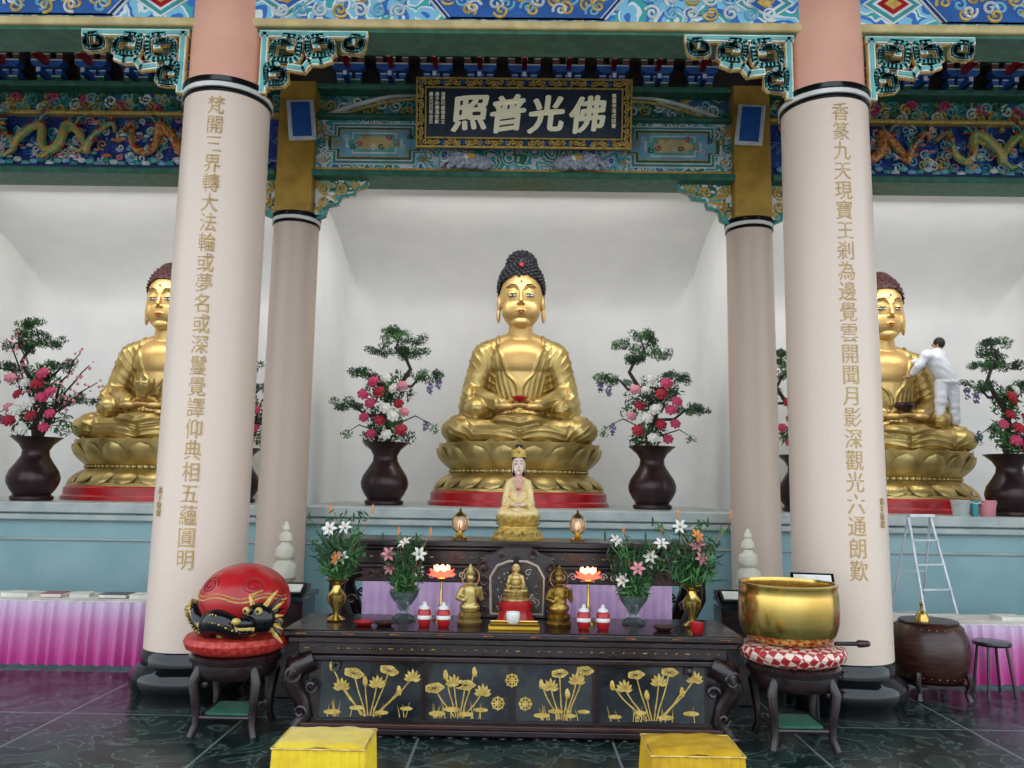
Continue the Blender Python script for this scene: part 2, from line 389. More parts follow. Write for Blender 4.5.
# ---------------------------------------------------------------- front beam
def front_beam():
    t=thing('painted_beam','large front beam painted with blue cartouches and white clouds','beam',(0,7.9,6.69))
    M().box((0,0,.5),(18.3,.5,1.0),PFRONT).obj('beam_body',t)
    M().box((0,0,.0),(18.3,.54,.09),CREAM).obj('beam_edge_moulding',t,bev=.02)
    M().box((0,0,-.06),(18.3,.44,.04),GREEN).obj('beam_soffit',t)
    mb=M()
    def hexa(cx,w,h,m,y0,y1): mb.prism([(cx-w/2,.06+h/2),(cx-w/2+h*.4,.06),(cx+w/2-h*.4,.06),(cx+w/2,.06+h/2),(cx+w/2-h*.4,.06+h),(cx-w/2+h*.4,.06+h)],y0,y1,m)
    for cx,w in((0,2.3),(-5.0,2.2),(5.0,2.2)):
        hexa(cx,w,.8,WP,-.27,-.25); hexa(cx,w-.08,.76,DBLUE,-.28,-.25); hexa(cx,w-.2,.68,WP,-.285,-.25); hexa(cx,w-.26,.64,BLUE,-.29,-.25)
        for i in range(30):
            a=cx-w/2+.35+(w-.7)*i/29
            mb.spiral(a,.26+.13*math.sin(i*1.1),-.295,.08,1.3,random.choice((1,-1)),.016,(GLEAF,WP,GLEAF,LBLUE)[i%4],random.uniform(0,6))
    for s in(-1,1):
        for k in range(7):
            cx=s*(1.3+.2*k)
            for j in range(3):
                mb.spiral(cx,.14+j*.16,-.26,.085,1.5,random.choice((1,-1)),.016,(WP,LBLUE,WP,GLEAF)[(k+j)%4],random.uniform(0,6))
        for cx in (s*2.45,s*3.75,s*6.4):
            for w,m,y in((.62,WP,-.258),(.55,TEAL,-.262),(.42,WP,-.266),(.33,RED if cx*s>3 else BLUE,-.27),(.18,GLEAF,-.275)):
                mb.prism([(cx-w/2,.26),(cx,.26-w/2*.7),(cx+w/2,.26),(cx,.26+w/2*.7)],y,-.25,m)
    mb.obj('painted_ornament',t,smooth=False)
front_beam()
def sq(cx,cz,w,h,turns,d,a0):
    N=int(22*turns); out=[]
    for i in range(N+1):
        t=i/N; a=a0+d*2*pi*turns*t; r=1-.62*t; c=math.cos(a);s=math.sin(a); k=(abs(c)**5+abs(s)**5)**-.2
        out.append((cx+w/2*r*k*c,cz+h/2*r*k*s))
    return out
def fret(x,s):
    t=thing('fretwork_bracket','flat open turquoise and white rounded scroll bracket beside column top','bracket',(x,7.7,6.62),group='fretwork brackets')
    paths=[[(0,-.04),(1.06,-.04)],sq(.23,-.21,.36,.31,1.2,-1,pi/2),sq(.62,-.18,.32,.25,1.2,1,pi/2),sq(.93,-.145,.24,.18,1.0,-1,pi/2),sq(.17,-.49,.26,.24,1.2,1,pi/2),[(.03,-.04),(.03,-.66)],[(.3,-.4),(.44,-.42),(.5,-.34),(.62,-.34),(.7,-.31)]]
    a=M();b=M();g=M()
    for p in paths:
        p=[(s*px,pz) for px,pz in p]
        g.ribbon(p,.086,-.02,.02,GLEAF); a.ribbon(p,.07,-.035,.03,CRM); b.ribbon(p,.036,-.045,.035,MINT)
    g.obj('gilt_edge',t,smooth=False); a.obj('white_scroll',t,smooth=False); b.obj('turquoise_inlay',t,smooth=False)
for x in(-3.09,3.11):
    fret(x-.39,-1); fret(x+.39,1)
# ---------------------------------------------------------------- rear beams
def rear(name,x0,x1,center):
    w=x1-x0; cx=(x0+x1)/2
    t=thing('carved_lintel',('pale painted lintel with green lower beam over the middle niche' if center else 'deep blue carved dragon lintel over a side niche'),'lintel',(cx,10.6,6.13),group=None if center else 'dragon lintels')
    M().box((0,-.03,.045),(w,.52,.09),GREEN).obj('lower_beam',t,bev=.02)
    M().box((0,0,.125),(w,.34,.07),GLEAF if center else DBLUE).obj('gold_strip',t)
    M().box((0,.05,.52),(w,.3,.72),PMID if center else PBLUE).obj('painted_panel',t)
    M().box((0,0,.9),(w,.42,.06),GREEN if center else GLEAF).obj('middle_rail',t,bev=.02)
    M().box((0,.08,1.1),(w,.22,.34),PGREEN).obj('upper_carving',t)
    M().box((0,-.02,1.3),(w,.46,.08),GREEN).obj('top_rail',t,bev=.02)
    mb=M()
    if center:
        for s in(-1,1):
            cxx=s*2.05
            for ww,hh,m,y in((1.5,.6,WP,-.108),(1.44,.56,TEAL,-.112),(1.34,.5,WP,-.116),(1.28,.46,GREEN,-.12),(1.18,.4,GLEAF,-.124),(1.14,.37,LBLUE,-.128),(.78,.3,WP,-.132),(.72,.26,MINT,-.136),(.52,.18,CREAM,-.14)):
                c=hh*.28
                mb.prism([(cxx-ww/2,.53-hh/2+c),(cxx-ww/2+c,.53-hh/2+c),(cxx-ww/2+c,.53-hh/2),(cxx+ww/2-c,.53-hh/2),(cxx+ww/2-c,.53-hh/2+c),(cxx+ww/2,.53-hh/2+c),(cxx+ww/2,.53+hh/2-c),(cxx+ww/2-c,.53+hh/2-c),(cxx+ww/2-c,.53+hh/2),(cxx-ww/2+c,.53+hh/2),(cxx-ww/2+c,.53+hh/2-c),(cxx-ww/2,.53+hh/2-c)],y,-.1,m)
            for k in range(11):
                mb.spiral(cxx-.5+.1*k,.53+.09*math.sin(k*2),-.145,.045,1.2,s,.009,(GLEAF,WP,GREEN,PINK)[k%4],k)
            for k in range(4):
                for q in(-1,1): mb.spiral(cxx+q*.68,.3+.15*k,-.12,.05,1.3,q,.01,(GLEAF,WP)[k%2],k)
            for k in range(3):
                mb.spiral(s*2.78,.3+.22*k,-.115,.08,1.5,-s,.016,(WP,TEAL,GLEAF)[k],k)
            mb.tube([(s*(2.8-.11*i),-.07,.93+.34*math.sin(pi*.5*i/12)) for i in range(13)],.03,CRM,6)
            mb.tube([(s*(2.66-.1*i),-.08,.9+.3*math.sin(pi*.5*i/12)) for i in range(13)],.02,GLEAF,6)
        for k in range(60):
            xx=-2.7+5.4*k/59
            mb.spiral(xx,1.1+.07*math.sin(k*1.9),-.05,.09,1.4,random.choice((1,-1)),.017,(GLEAF,TEAL,CRM,LBLUE,WP,MINT)[k%6],random.uniform(0,6))
    else:
        random.seed(int(cx*10)+99)
        for k in range(210):
            mb.spiral(random.uniform(-w/2+.2,w/2-.2),random.uniform(.22,.84),-.12,random.uniform(.04,.09),1.3,random.choice((1,-1)),.013,random.choice((WP,LBLUE,TEAL,MINT,BLUE,WP,CRM,GLEAF,BLUE,LPINK)),random.uniform(0,6))
        for k in range(80):
            xx=-w/2+.1+(w-.2)*k/79
            mb.spiral(xx,1.1+.09*math.sin(k*1.7),-.05,.09,1.4,random.choice((1,-1)),.02,(MINT,GLEAF,TEAL,GREEN,CRM,GLEAF,PINK)[k%7],random.uniform(0,6))
        for k in range(50):
            xx=-w/2+.15+(w-.3)*k/49
            mb.ell((xx,-.14,.21+.03*math.sin(k*2.2)),(.06,.03,.04),(LBLUE,TEAL,WP,MINT)[k%4],8,6)
            for q in(0,1): mb.ell((random.uniform(-w/2+.2,w/2-.2),-.14,random.uniform(.25,.8)),(.05,.03,.022),random.choice((WP,LBLUE,LPINK,MINT,OPET)),8,6)
    mb.obj('carved_scrolls',t)
    if not center:
        d=1 if cx<0 else -1
        for off,dr,BM in((1.5*d,1*d,ORNG),(-.2*d,-1*d,DGRN),(-1.9*d,d,ORNG)):
            g=M(); f=M(); pts=[];rs=[];N=90
            for i in range(N):
                u=i/(N-1); pts.append(((u-.5)*1.6*dr+off+.05*math.sin(u*30),-.2+.04*math.cos(u*20),.53+.22*math.sin(u*20+.5)*(1-.25*u))); rs.append(.016+.046*math.sin(pi*(.08+.85*u)))
            g.tube(pts,rs,BM,8)
            for i in range(2,N-3,2):
                p=Vector(pts[i]); g_=rs[i]; f.lathe([(.026,0),(0,.08)],(GREEN,MINT,RED)[(i//2)%3],(p.x,p.y-.02,p.z+g_*.7),5)
                f.ell(p+Vector((0,-g_*.8,-g_*.3)),(.022,.015,.016),(CREAM,LPINK)[(i//2)%2],6,5)
            for i in(14,30,46,62,76):
                p=Vector(pts[i]); q=p+Vector((.1*dr,-.04,-.12)); g.tube([p,q,q+Vector((.08*dr,0,.04))],[.034,.028,.02],BM,6)
                for a in(-.05,0,.05): f.tube([q+Vector((.08*dr,0,.04)),q+Vector((.15*dr,-.01,.04+a))],[.011,.003],WP,5)
                for a in range(5): f.tube([p,p+Vector((-.08*dr,-.02,.05+.04*a)),p+Vector((-.19*dr,-.03,.02+.08*a))],[.02,.014,.003],(RED,GREEN,MINT)[a%3],5)
            h=Vector(pts[-1])+Vector((.06*dr,-.06,.02))
            g.ell(h,(.12,.09,.1),BM,12,8); g.ell(h+Vector((.13*dr,-.01,-.01)),(.1,.07,.04),GLEAF,10,6); g.ell(h+Vector((.11*dr,-.01,-.08)),(.075,.05,.022),RED,10,6)
            for a in(-1,1):
                f.tube([h+Vector((-.02*dr,.03*a,.07)),h+Vector((-.09*dr,.03*a,.15)),h+Vector((-.2*dr,.03*a,.17))],[.02,.013,.004],WP,6)
                f.ell(h+Vector((.05*dr,-.07,.06)),.024,WP,8,6)
            for a in range(9): f.tube([h+Vector((-.05*dr,0,-.02)),h+Vector((-.17*dr,-.02,-.15+.038*a)),h+Vector((-.28*dr,-.02,-.19+.048*a))],[.024,.017,.003],(RED,GREEN,MINT)[a%3],5)
            g.obj('carved_dragon',t); f.obj('dragon_fins',t)
    return t
rear('c',-2.85,2.85,True); rear('l',-9.1,-3.36,False); rear('r',3.36,9.1,False)
def spandrel(x,s,w):
    t=thing('carved_spandrel','green and gold openwork corner bracket under lintel','bracket',(x,10.55,6.13),group='carved spandrels')
    poly=[(0,0),(s*w,0),(s*w*.97,-.08),(s*w*.8,-.12),(s*w*.74,-.2),(s*w*.5,-.22),(s*w*.45,-.33),(s*w*.25,-.36),(s*w*.2,-.5),(0,-.56)]
    M().prism(poly,-.05,.05,PSPAN).obj('spandrel_board',t,smooth=False)
    mb=M(); mb.tube([(p[0],-.06,p[1]) for p in poly[1:]],.02,TEAL,6)
    for (a,b,r) in((.15,-.12,.09),(.15,-.32,.08),(.4,-.12,.09),(.62,-.09,.06)): mb.spiral(s*w*a/.8,b,-.06,r,1.6,s,.016,GLEAF,a*9)
    mb.obj('scroll_rim',t)
for x in(-3.1,3.1):
    for s in(-1,1): spandrel(x+s*.26,s,.72)
def dougong():
    mb=M()
    for k,(w,z) in enumerate(((.2,0),(.34,.2),(.46,.4),(.56,.6))):
        y=-.09*k
        mb.prism([(-w/2,z+.11),(-w/2,z+.05),(-w/2+.06,z),(w/2-.06,z),(w/2,z+.05),(w/2,z+.11)],y-.07,y+.07,(BLUE,GREEN)[k%2])
        mb.box((0,y-.075,z+.1),(w*.98,.01,.018),WP)
        for s in(-1,0,1):
            mb.box((s*w*.4,y,z+.155),(.09,.16,.07),(MAROON,BLUE)[k%2]); mb.box((s*w*.4,y-.085,z+.185),(.09,.01,.013),WP)
    for i,(z,l) in enumerate(((.22,.42),(.42,.56),(.62,.7))):
        mb.prism([(-.035,z),(.035,z),(.035,z+.09),(-.035,z+.09)],-l,.05,RED if i==1 else BLUE); mb.box((0,-l-.005,z+.045),(.05,.01,.06),WP)
    return mb.mesh('bracket_set',False)
DG=dougong()
xs=[-2.52+.63*i for i in range(9)]+[s*(3.7+.63*i) for s in(-1,1) for i in range(8)]
for x in xs:
    mk(DG,'roof_bracket_set',None,(x,10.98,7.47),label='dark blue and green stepped wooden roof bracket with white edging',cat='bracket',group='roof bracket sets')
M().box((0,10.75,8.5),(18.2,.35,.34),MAROON).obj('upper_tie_beam',label='maroon tie beam resting on roof brackets',cat='beam')
for i in range(9):
    M().box((-8+2*i,9.2,8.8),(.25,3.0,.4),MAROON).obj('trim_%d'%(i+2),**ST)
# ---------------------------------------------------------------- sign
def sign():
    t=thing('name_board','dark blue temple plaque with gold characters and ornate frame','sign',(0,10.18,6.47),(.17,0,0))
    M().box((0,0,.45),(2.86,.08,.92),BLKP).obj('frame_board',t,bev=.02)
    mb=M(); W2,H2=1.36,.39
    def frame(w2,h2,wd,y0,m):
        for z in(.45-h2,.45+h2): mb.ribbon([(-w2,z),(w2,z)],wd,y0,-.03,m)
        for s in(-1,1): mb.ribbon([(s*w2,.45-h2),(s*w2,.45+h2)],wd,y0,-.03,m)
    frame(W2,H2,.1,-.065,BLKP); frame(W2+.055,H2+.055,.022,-.09,GLEAF); frame(W2-.06,H2-.06,.018,-.085,GLEAF)
    for i in range(50):
        x=-W2+2*W2*i/49
        for z in(.45-H2,.45+H2): mb.spiral(x,z,-.08,.036,1.1,1 if i%2 else -1,.013,GLEAF if i%5 else BLUE,i)
    for i in range(14):
        z=.45-H2+2*H2*i/13
        for s in(-1,1): mb.spiral(s*W2,z,-.08,.036,1.1,1 if i%2 else -1,.013,GLEAF,i)
    mb.obj('gilded_frame',t)
    M().box((0,-.045,.45),(2.6,.03,.68),SIGNB).obj('panel',t)
    for ch,x,tw in zip('照普光佛',(-.71,-.21,.3,.84),(.08,.14,.1,.12)):
        me=text_mesh(ch,.49,.01,SGOLD,'character',bold=.026); vs=[v.co for v in me.vertices]
        if vs:
            cx=(min(v.x for v in vs)+max(v.x for v in vs))/2; cz=(min(v.z for v in vs)+max(v.z for v in vs))/2
            for v in me.vertices: v.co.x-=cx; v.co.z-=cz; v.co.x+=v.co.z*.1+.1*v.co.x*v.co.z; v.co.z+=v.co.x*tw-.25*v.co.x*v.co.x
        mk(me,'character',t,(x,-.075,.45))
    for txt,x,s in(('慈雲寺落成誌慶',1.19,.065),('歲次己巳年吉旦',-1.23,.06),('弟子林德海敬獻',-1.15,.06),('信眾叩謝佛恩立',-1.07,.06)):
        me=text_mesh('\n'.join(txt),s,.004,SGOLD,'small_inscription'); mk(me,'small_inscription',t,(x,-.065,.72))
sign()
def elephant(x,s):
    mb=M(); q=ELEG
    mb.ell((0,0,.15),(.22,.1,.12),q); mb.ell((s*.2,-.02,.17),(.11,.09,.1),q); mb.ell((-s*.17,0,.12),(.12,.1,.11),q)
    mb.tube([(s*.28,-.03,.18),(s*.34,-.04,.1),(s*.36,-.04,.04),(s*.42,-.04,.03)],[.045,.035,.028,.018],q)
    mb.ell((s*.15,-.09,.18),(.07,.02,.08),q)
    for a in(-.2,-.08,.1,.2): mb.cap((a,-.06,.1),(a+s*.06,-.07,.03),.045,.035,q,10)
    mb.tube([(-s*.27,0,.15),(-s*.33,-.02,.08)],[.015,.008],q)
    me=remesh(mb,'body',.009,2); me.materials.append(q)
    t=thing('carved_elephant','grey-white carved elephant supporting the temple plaque','carving',(x,10.28,6.21),group='carved elephants',scale=(1.05,.8,.9))
    mk(me,'body',t)
    M().ell((0,-.02,.185),(.1,.11,.08),PSPAN,12,8).obj('saddle_cloth',t)
    m2=M(); 
    for d in(-.01,.03): m2.tube([(s*.27,-.08+d,.12),(s*.33,-.1+d,.1),(s*.37,-.1+d,.13)],[.012,.01,.003],WP,6)
    m2.obj('tusk',t)
    M().ell((s*.25,-.105,.19),(.012,.008,.012),DARK,8,6).obj('eye',t)
elephant(-.72,-1); elephant(.72,1)
# ---------------------------------------------------------------- Buddha
def body_mesh():
    mb=M(); g=GOLD
    mb.ell((0,0,1.2),(1.0,.72,.27),g,32,20); mb.ell((0,.15,1.3),(.7,.55,.4),g,32,20)
    for s in(-1,1):
        mb.cap((s*.4,.1,1.3),(s*.95,-.42,1.2),.29,.24,g); mb.cap((s*.95,-.42,1.18),(s*.1,-.74,1.12),.23,.16,g)
        mb.ell((s*.95,-.4,1.18),(.3,.34,.21),g,24,16)
        mb.cap((s*.2,.1,2.65),(s*.54,.08,2.5),.19,.22,g)
        mb.cap((s*.58,.08,2.46),(s*.76,-.02,1.85),.235,.2,g); mb.cap((s*.78,-.05,1.8),(s*.3,-.56,1.58),.185,.12,g)
        mb.ell((s*.84,-.08,1.62),(.15,.34,.36),g,20,14,rot=(0,s*-.12,0)); mb.ell((s*.69,-.3,1.53),(.21,.3,.19),g,20,14)
        mb.cap((s*.1,.12,2.76),(s*.4,.1,2.62),.14,.16,g)
    mb.ell((0,.1,1.95),(.56,.4,.85),g,32,20); mb.ell((0,.04,2.35),(.56,.37,.42),g,32,20)
    mb.cap((0,.06,2.7),(0,.04,3.1),.22,.19,g,24); mb.ell((0,-.62,1.3),(.45,.3,.16),g,24,14)
    me=remesh(mb,'robed_body',.015,8)
    me.materials.append(GOLD); me.materials.append(GOLDS)
    new=[]
    def chest(co):
        if co.z>2.9: return 1.0
        if co.y>.05: return -1
        w=.14+.2*min(1,max(0,(co.z-2.0)/.6)); 
        if co.z<2.1: w*=max(0,(co.z-1.9)/.2)
        return w-abs(co.x)
    def ridge(ph): return (1-abs(math.sin(ph/2)))**2.2
    for v in me.vertices:
        co=v.co.copy(); nr=v.normal.copy(); ch=chest(co); d=0
        nz=noise.noise(co*1.5)*.8; am=.6+.9*noise.noise(co*2.3+Vector((5,1,2)))
        if ch<=0:
            sx=1 if co.x>0 else -1
            if co.z<1.5 and not(abs(co.x)>.7 and co.z>1.45):
                if co.y<-.25 and abs(co.x)<.72:
                    ph=(co.z*1.15+.34*co.x*co.x-.3*abs(co.x))*2*pi*11
                else:
                    ph=(Vector((co.x-sx*1.25,co.y+.35,(co.z-.9)*1.3)).length)*2*pi*10.5
            elif abs(co.x)>.4 or co.y>.2:
                ph=(Vector((abs(co.x)-.05,co.y*.5,(co.z-3.05)*.8)).length)*2*pi*10.5
            else:
                ph=(abs(co.x)*1.1-.22*co.z)*2*pi*11
            d=.025*ridge(ph+nz*5)*max(.25,min(1,am))-.003
            if ch>-.06 and co.z<2.9 and co.y<.05 and co.z>1.75: d=.026*math.sin(pi*min(1,-ch/.06))**.6+.002
        new.append(co+nr*d)
    for v,c in zip(me.vertices,new): v.co=c
    for p in me.polygons:
        p.material_index=1 if chest(p.center)>0 else 0
    me.update(); return me
BODY=body_mesh()
ZH=lambda z:(z-4.27)*1.2+4.27
def head_mesh():
    mb=M(); g=GOLDS
    def E(c,r,n=24,k=16): mb.ell((c[0],c[1],ZH(c[2])),(r[0],r[1],r[2]*1.2),g,n,k)
    E((0,.02,3.6),(.355,.37,.42),32,24); E((0,-.04,3.39),(.32,.31,.26)); E((0,-.18,3.2),(.155,.13,.08))
    for s in(-1,1):
        E((s*.165,-.16,3.38),(.155,.14,.15))
        E((s*.365,.05,3.5),(.04,.09,.13)); E((s*.375,.03,3.33),(.036,.05,.11))
        mb.tube([(s*.03,-.355,ZH(3.63)),(s*.12,-.352,ZH(3.69)),(s*.25,-.28,ZH(3.665))],[.012,.018,.01],g,8)
        E((s*.145,-.285,3.575),(.085,.056,.04),16,10); E((s*.035,-.36,3.44),(.028,.028,.02),12,8)
    mb.tube([(0,-.34,ZH(3.64)),(0,-.372,ZH(3.53)),(0,-.398,ZH(3.455))],[.02,.027,.035],g,10)
    E((0,-.335,3.335),(.07,.045,.018),14,8); E((0,-.325,3.305),(.055,.045,.018),14,8)
    me=remesh(mb,'head',.011,5); me.materials.append(GOLDS); return me
HEAD=head_mesh()
Z=ZH
LIPS=M().ell((-.024,-.366,Z(3.336)),(.034,.018,.013),LIP,12,8).ell((.024,-.366,Z(3.336)),(.034,.018,.013),LIP,12,8).ell((0,-.358,Z(3.309)),(.04,.018,.015),LIP,12,8).mesh('lips')
URNA=M().ell((0,-.368,Z(3.74)),(.02,.014,.02),LIP,10,8).mesh('forehead_dot')
def eye(s):
    mb=M(); mb.tube([(s*.07,-.34,Z(3.563)),(s*.11,-.347,Z(3.572)),(s*.16,-.34,Z(3.572)),(s*.225,-.297,Z(3.562))],[.005,.01,.01,.005],DARK,6)
    mb.tube([(s*.08,-.338,Z(3.552)),(s*.14,-.345,Z(3.548)),(s*.21,-.304,Z(3.553))],[.007,.015,.006],WHITE,6)
    mb.ell((s*.14,-.357,Z(3.552)),(.014,.006,.013),DARK,8,6)
    mb.tube([(s*.08,-.34,Z(3.54)),(s*.14,-.346,Z(3.53)),(s*.21,-.306,Z(3.543))],[.003,.005,.003],DARK,6)
    return mb.mesh('eye')
EYES=[eye(-1),eye(1)]
BROW=[M().tube([(s*.045,-.366,Z(3.655)),(s*.1,-.374,Z(3.695)),(s*.17,-.352,Z(3.7)),(s*.255,-.285,Z(3.66))],[.006,.009,.009,.004],DARK,6).mesh('eyebrow') for s in(-1,1)]
def hair_mesh(m,curls):
    mb=M()
    base=M(); base.ell((0,.06,3.72),(.385,.385,.4),m,40,26)
    keep=[]
    lim=lambda p:3.84-.35*max(0,abs(p.x)-.16)-.5*max(0,p.y+.2)
    for f in base.f:
        c=sum((Vector(base.v[i]) for i in f),Vector())/len(f)
        if c.z>lim(c): keep.append(f)
    mb.add(base.v,keep,m)
    if curls: mb.ell((0,.07,4.06),(.25,.25,.19),m,24,14)
    else: mb.ell((0,.07,4.02),(.22,.22,.15),m,24,14)
    N=460
    if curls:
        for i in range(N):
            z=1-2*(i+.5)/N; a=i*2.39996; r=math.sqrt(1-z*z)
            p=Vector((.39*r*math.cos(a),.06+.39*r*math.sin(a),3.72+.405*z))
            if p.z>lim(p): mb.ell(p,.029,m,8,6)
        for i in range(120):
            z=1-2*(i+.5)/120; a=i*2.39996; r=math.sqrt(1-z*z)
            if z>-.4: mb.ell((.255*r*math.cos(a),.07+.255*r*math.sin(a),4.06+.195*z),.028,m,8,6)
        mb.ell((0,-.32,3.98),(.04,.035,.035),LIP,10,8)
    else:
        for i in range(300):
            z=1-2*(i+.5)/300; a=i*2.39996; r=math.sqrt(1-z*z)
            p=Vector((.384*r*math.cos(a),.06+.383*r*math.sin(a),3.72+.402*z))
            if p.z>lim(p)+.02: mb.ell(p,(.025,.025,.018),m,6,5)
    mb.v=[(x,y,ZH(z)) for x,y,z in mb.v]
    return mb.mesh('hair')
HB=hair_mesh(HAIRB,True); HR=hair_mesh(HAIRR,False)
def hand_mesh(s):
    mb=M(); g=GOLDS
    mb.ell((s*.2,-.68,1.54),(.17,.12,.06),g,16,10)
    for i in range(4):
        y=-.62-.045*i; l=(.2,.24,.23,.18)[i]
        mb.tube([(s*.12,y,1.55),(s*(.12-l*.5),y-.02,1.565),(s*(.12-l),y-.01,1.545)],[.032,.03,.02],g,8)
    mb.tube([(s*.24,-.6,1.58),(s*.14,-.62,1.65),(s*.03,-.64,1.68)],[.038,.032,.022],g,8)
    return mb.mesh('hand')
HL,HRR=hand_mesh(-1),hand_mesh(1)
def petal(mb,a,r0,z0,r1,z1,w,b,m,nu=8,nv=8,curl=0,ex=.6):
    vs=[];fs=[];ca,sa=math.cos(a),math.sin(a)
    for j in range(nv+1):
        v=j/nv; pw=w*(math.sin(pi*(.3+.7*v))**ex if v<1 else .1)
        for i in range(nu+1):
            u=-1+2*i/nu
            r=r0+(r1-r0)*v+b*math.sin(pi*min(1,v*.9+.05))*(1-.8*u*u)+curl*v**3
            t=u*pw; z=z0+(z1-z0)*v
            vs.append((r*ca-t*sa,r*sa+t*ca,z))
    for j in range(nv):
        for i in range(nu): k=j*(nu+1)+i; fs.append((k,k+1,k+nu+2,k+nu+1))
    mb.add(vs,fs,m)
def pedestal_mesh():
    mb=M()
    mb.lathe([(1.38,.22),(1.38,.26),(1.34,.28),(1.26,.3),(1.12,.46),(1.08,.5),(1.1,.54),(1.08,.58),(1.18,.64),(1.28,.8),(1.31,.97),(1.2,.99),(0,.99)],GOLD,n=64,sy=.86)
    o=M(); N=20
    for i in range(N):
        a=2*pi*i/N; petal(o,a,1.12,.5,1.37,.26,.2,.07,GOLD,ex=.4); petal(o,a+pi/N,1.1,.51,1.3,.29,.18,.03,GOLD,ex=.4)
    N=18
    for i in range(N):
        a=2*pi*i/N; petal(o,a,1.1,.57,1.34,.92,.22,.085,GOLD,nv=10,ex=.42); petal(o,a+pi/N,1.08,.57,1.3,1.01,.21,.04,GOLD,nv=10,ex=.42)
    o.v=[(x,y*.86,z) for x,y,z in o.v]
    mb.add(o.v,o.f,GOLD)
    for i in range(72):
        a=2*pi*i/72; mb.ell((1.11*math.cos(a),1.11*.86*math.sin(a),.54),.028,GOLD,6,5)
    return mb.mesh('lotus_pedestal',ang=60)
PED=pedestal_mesh()
REDB=M().lathe([(1.46,0),(1.46,.06),(1.42,.09),(1.42,.2),(1.38,.23),(0,.23)],RED,n=64,sy=.86).mesh('red_base')
def facebits(h):
    mk(LIPS,'lips',h); mk(URNA,'forehead_dot',h)
    for i in(0,1): mk(EYES[i],'eye',h); mk(BROW[i],'eyebrow',h)
def buddha(x,hair,label,y=13.1,z=1.7,sc=1):
    t=thing('buddha_statue',label,'statue',(x,y,z),group='seated buddha statues',scale=sc)
    mk(REDB,'red_base',t); mk(PED,'lotus_pedestal',t); mk(BODY,'robed_body',t); h=mk(HEAD,'head',t)
    facebits(h); mk(hair,'hair',h); mk(HL,'hand',t); mk(HRR,'hand',t)
    return t
B0=buddha(0,HB,'gilded seated buddha with blue-black curled hair on lotus pedestal')
B1=buddha(-5.92,HR,'gilded seated buddha with maroon hair holding a lotus cup',sc=.96)
B2=buddha(6.0,HR,'gilded seated buddha with maroon hair beside the cleaning person',sc=.96)
M().lathe([(0,0),(.09,.02),(.12,.08),(.1,.1),(0,.1)],RED,n=20).obj('alms_bowl',loc=(0,12.42,3.31),label='small dark red bowl held in buddha hands',cat='bowl')
mb=M().lathe([(.08,0),(.1,.03),(.04,.07),(.05,.12),(.16,.28),(.15,.3),(0,.26)],GOLD,n=20)
for i in range(8): petal(mb,2*pi*i/8,.05,.1,.15,.36,.07,.05,GOLD,4,5)
mb.obj('lotus_cup',loc=(-5.92,12.47,3.25),label='gilded lotus cup resting in buddha hands',cat='cup')
M().lathe([(0,0),(.1,.02),(.15,.1),(.13,.15),(0,.13)],BRNZ,n=20).obj('alms_bowl',loc=(6.0,12.47,3.25),label='dark bronze alms bowl held in buddha hands',cat='bowl')
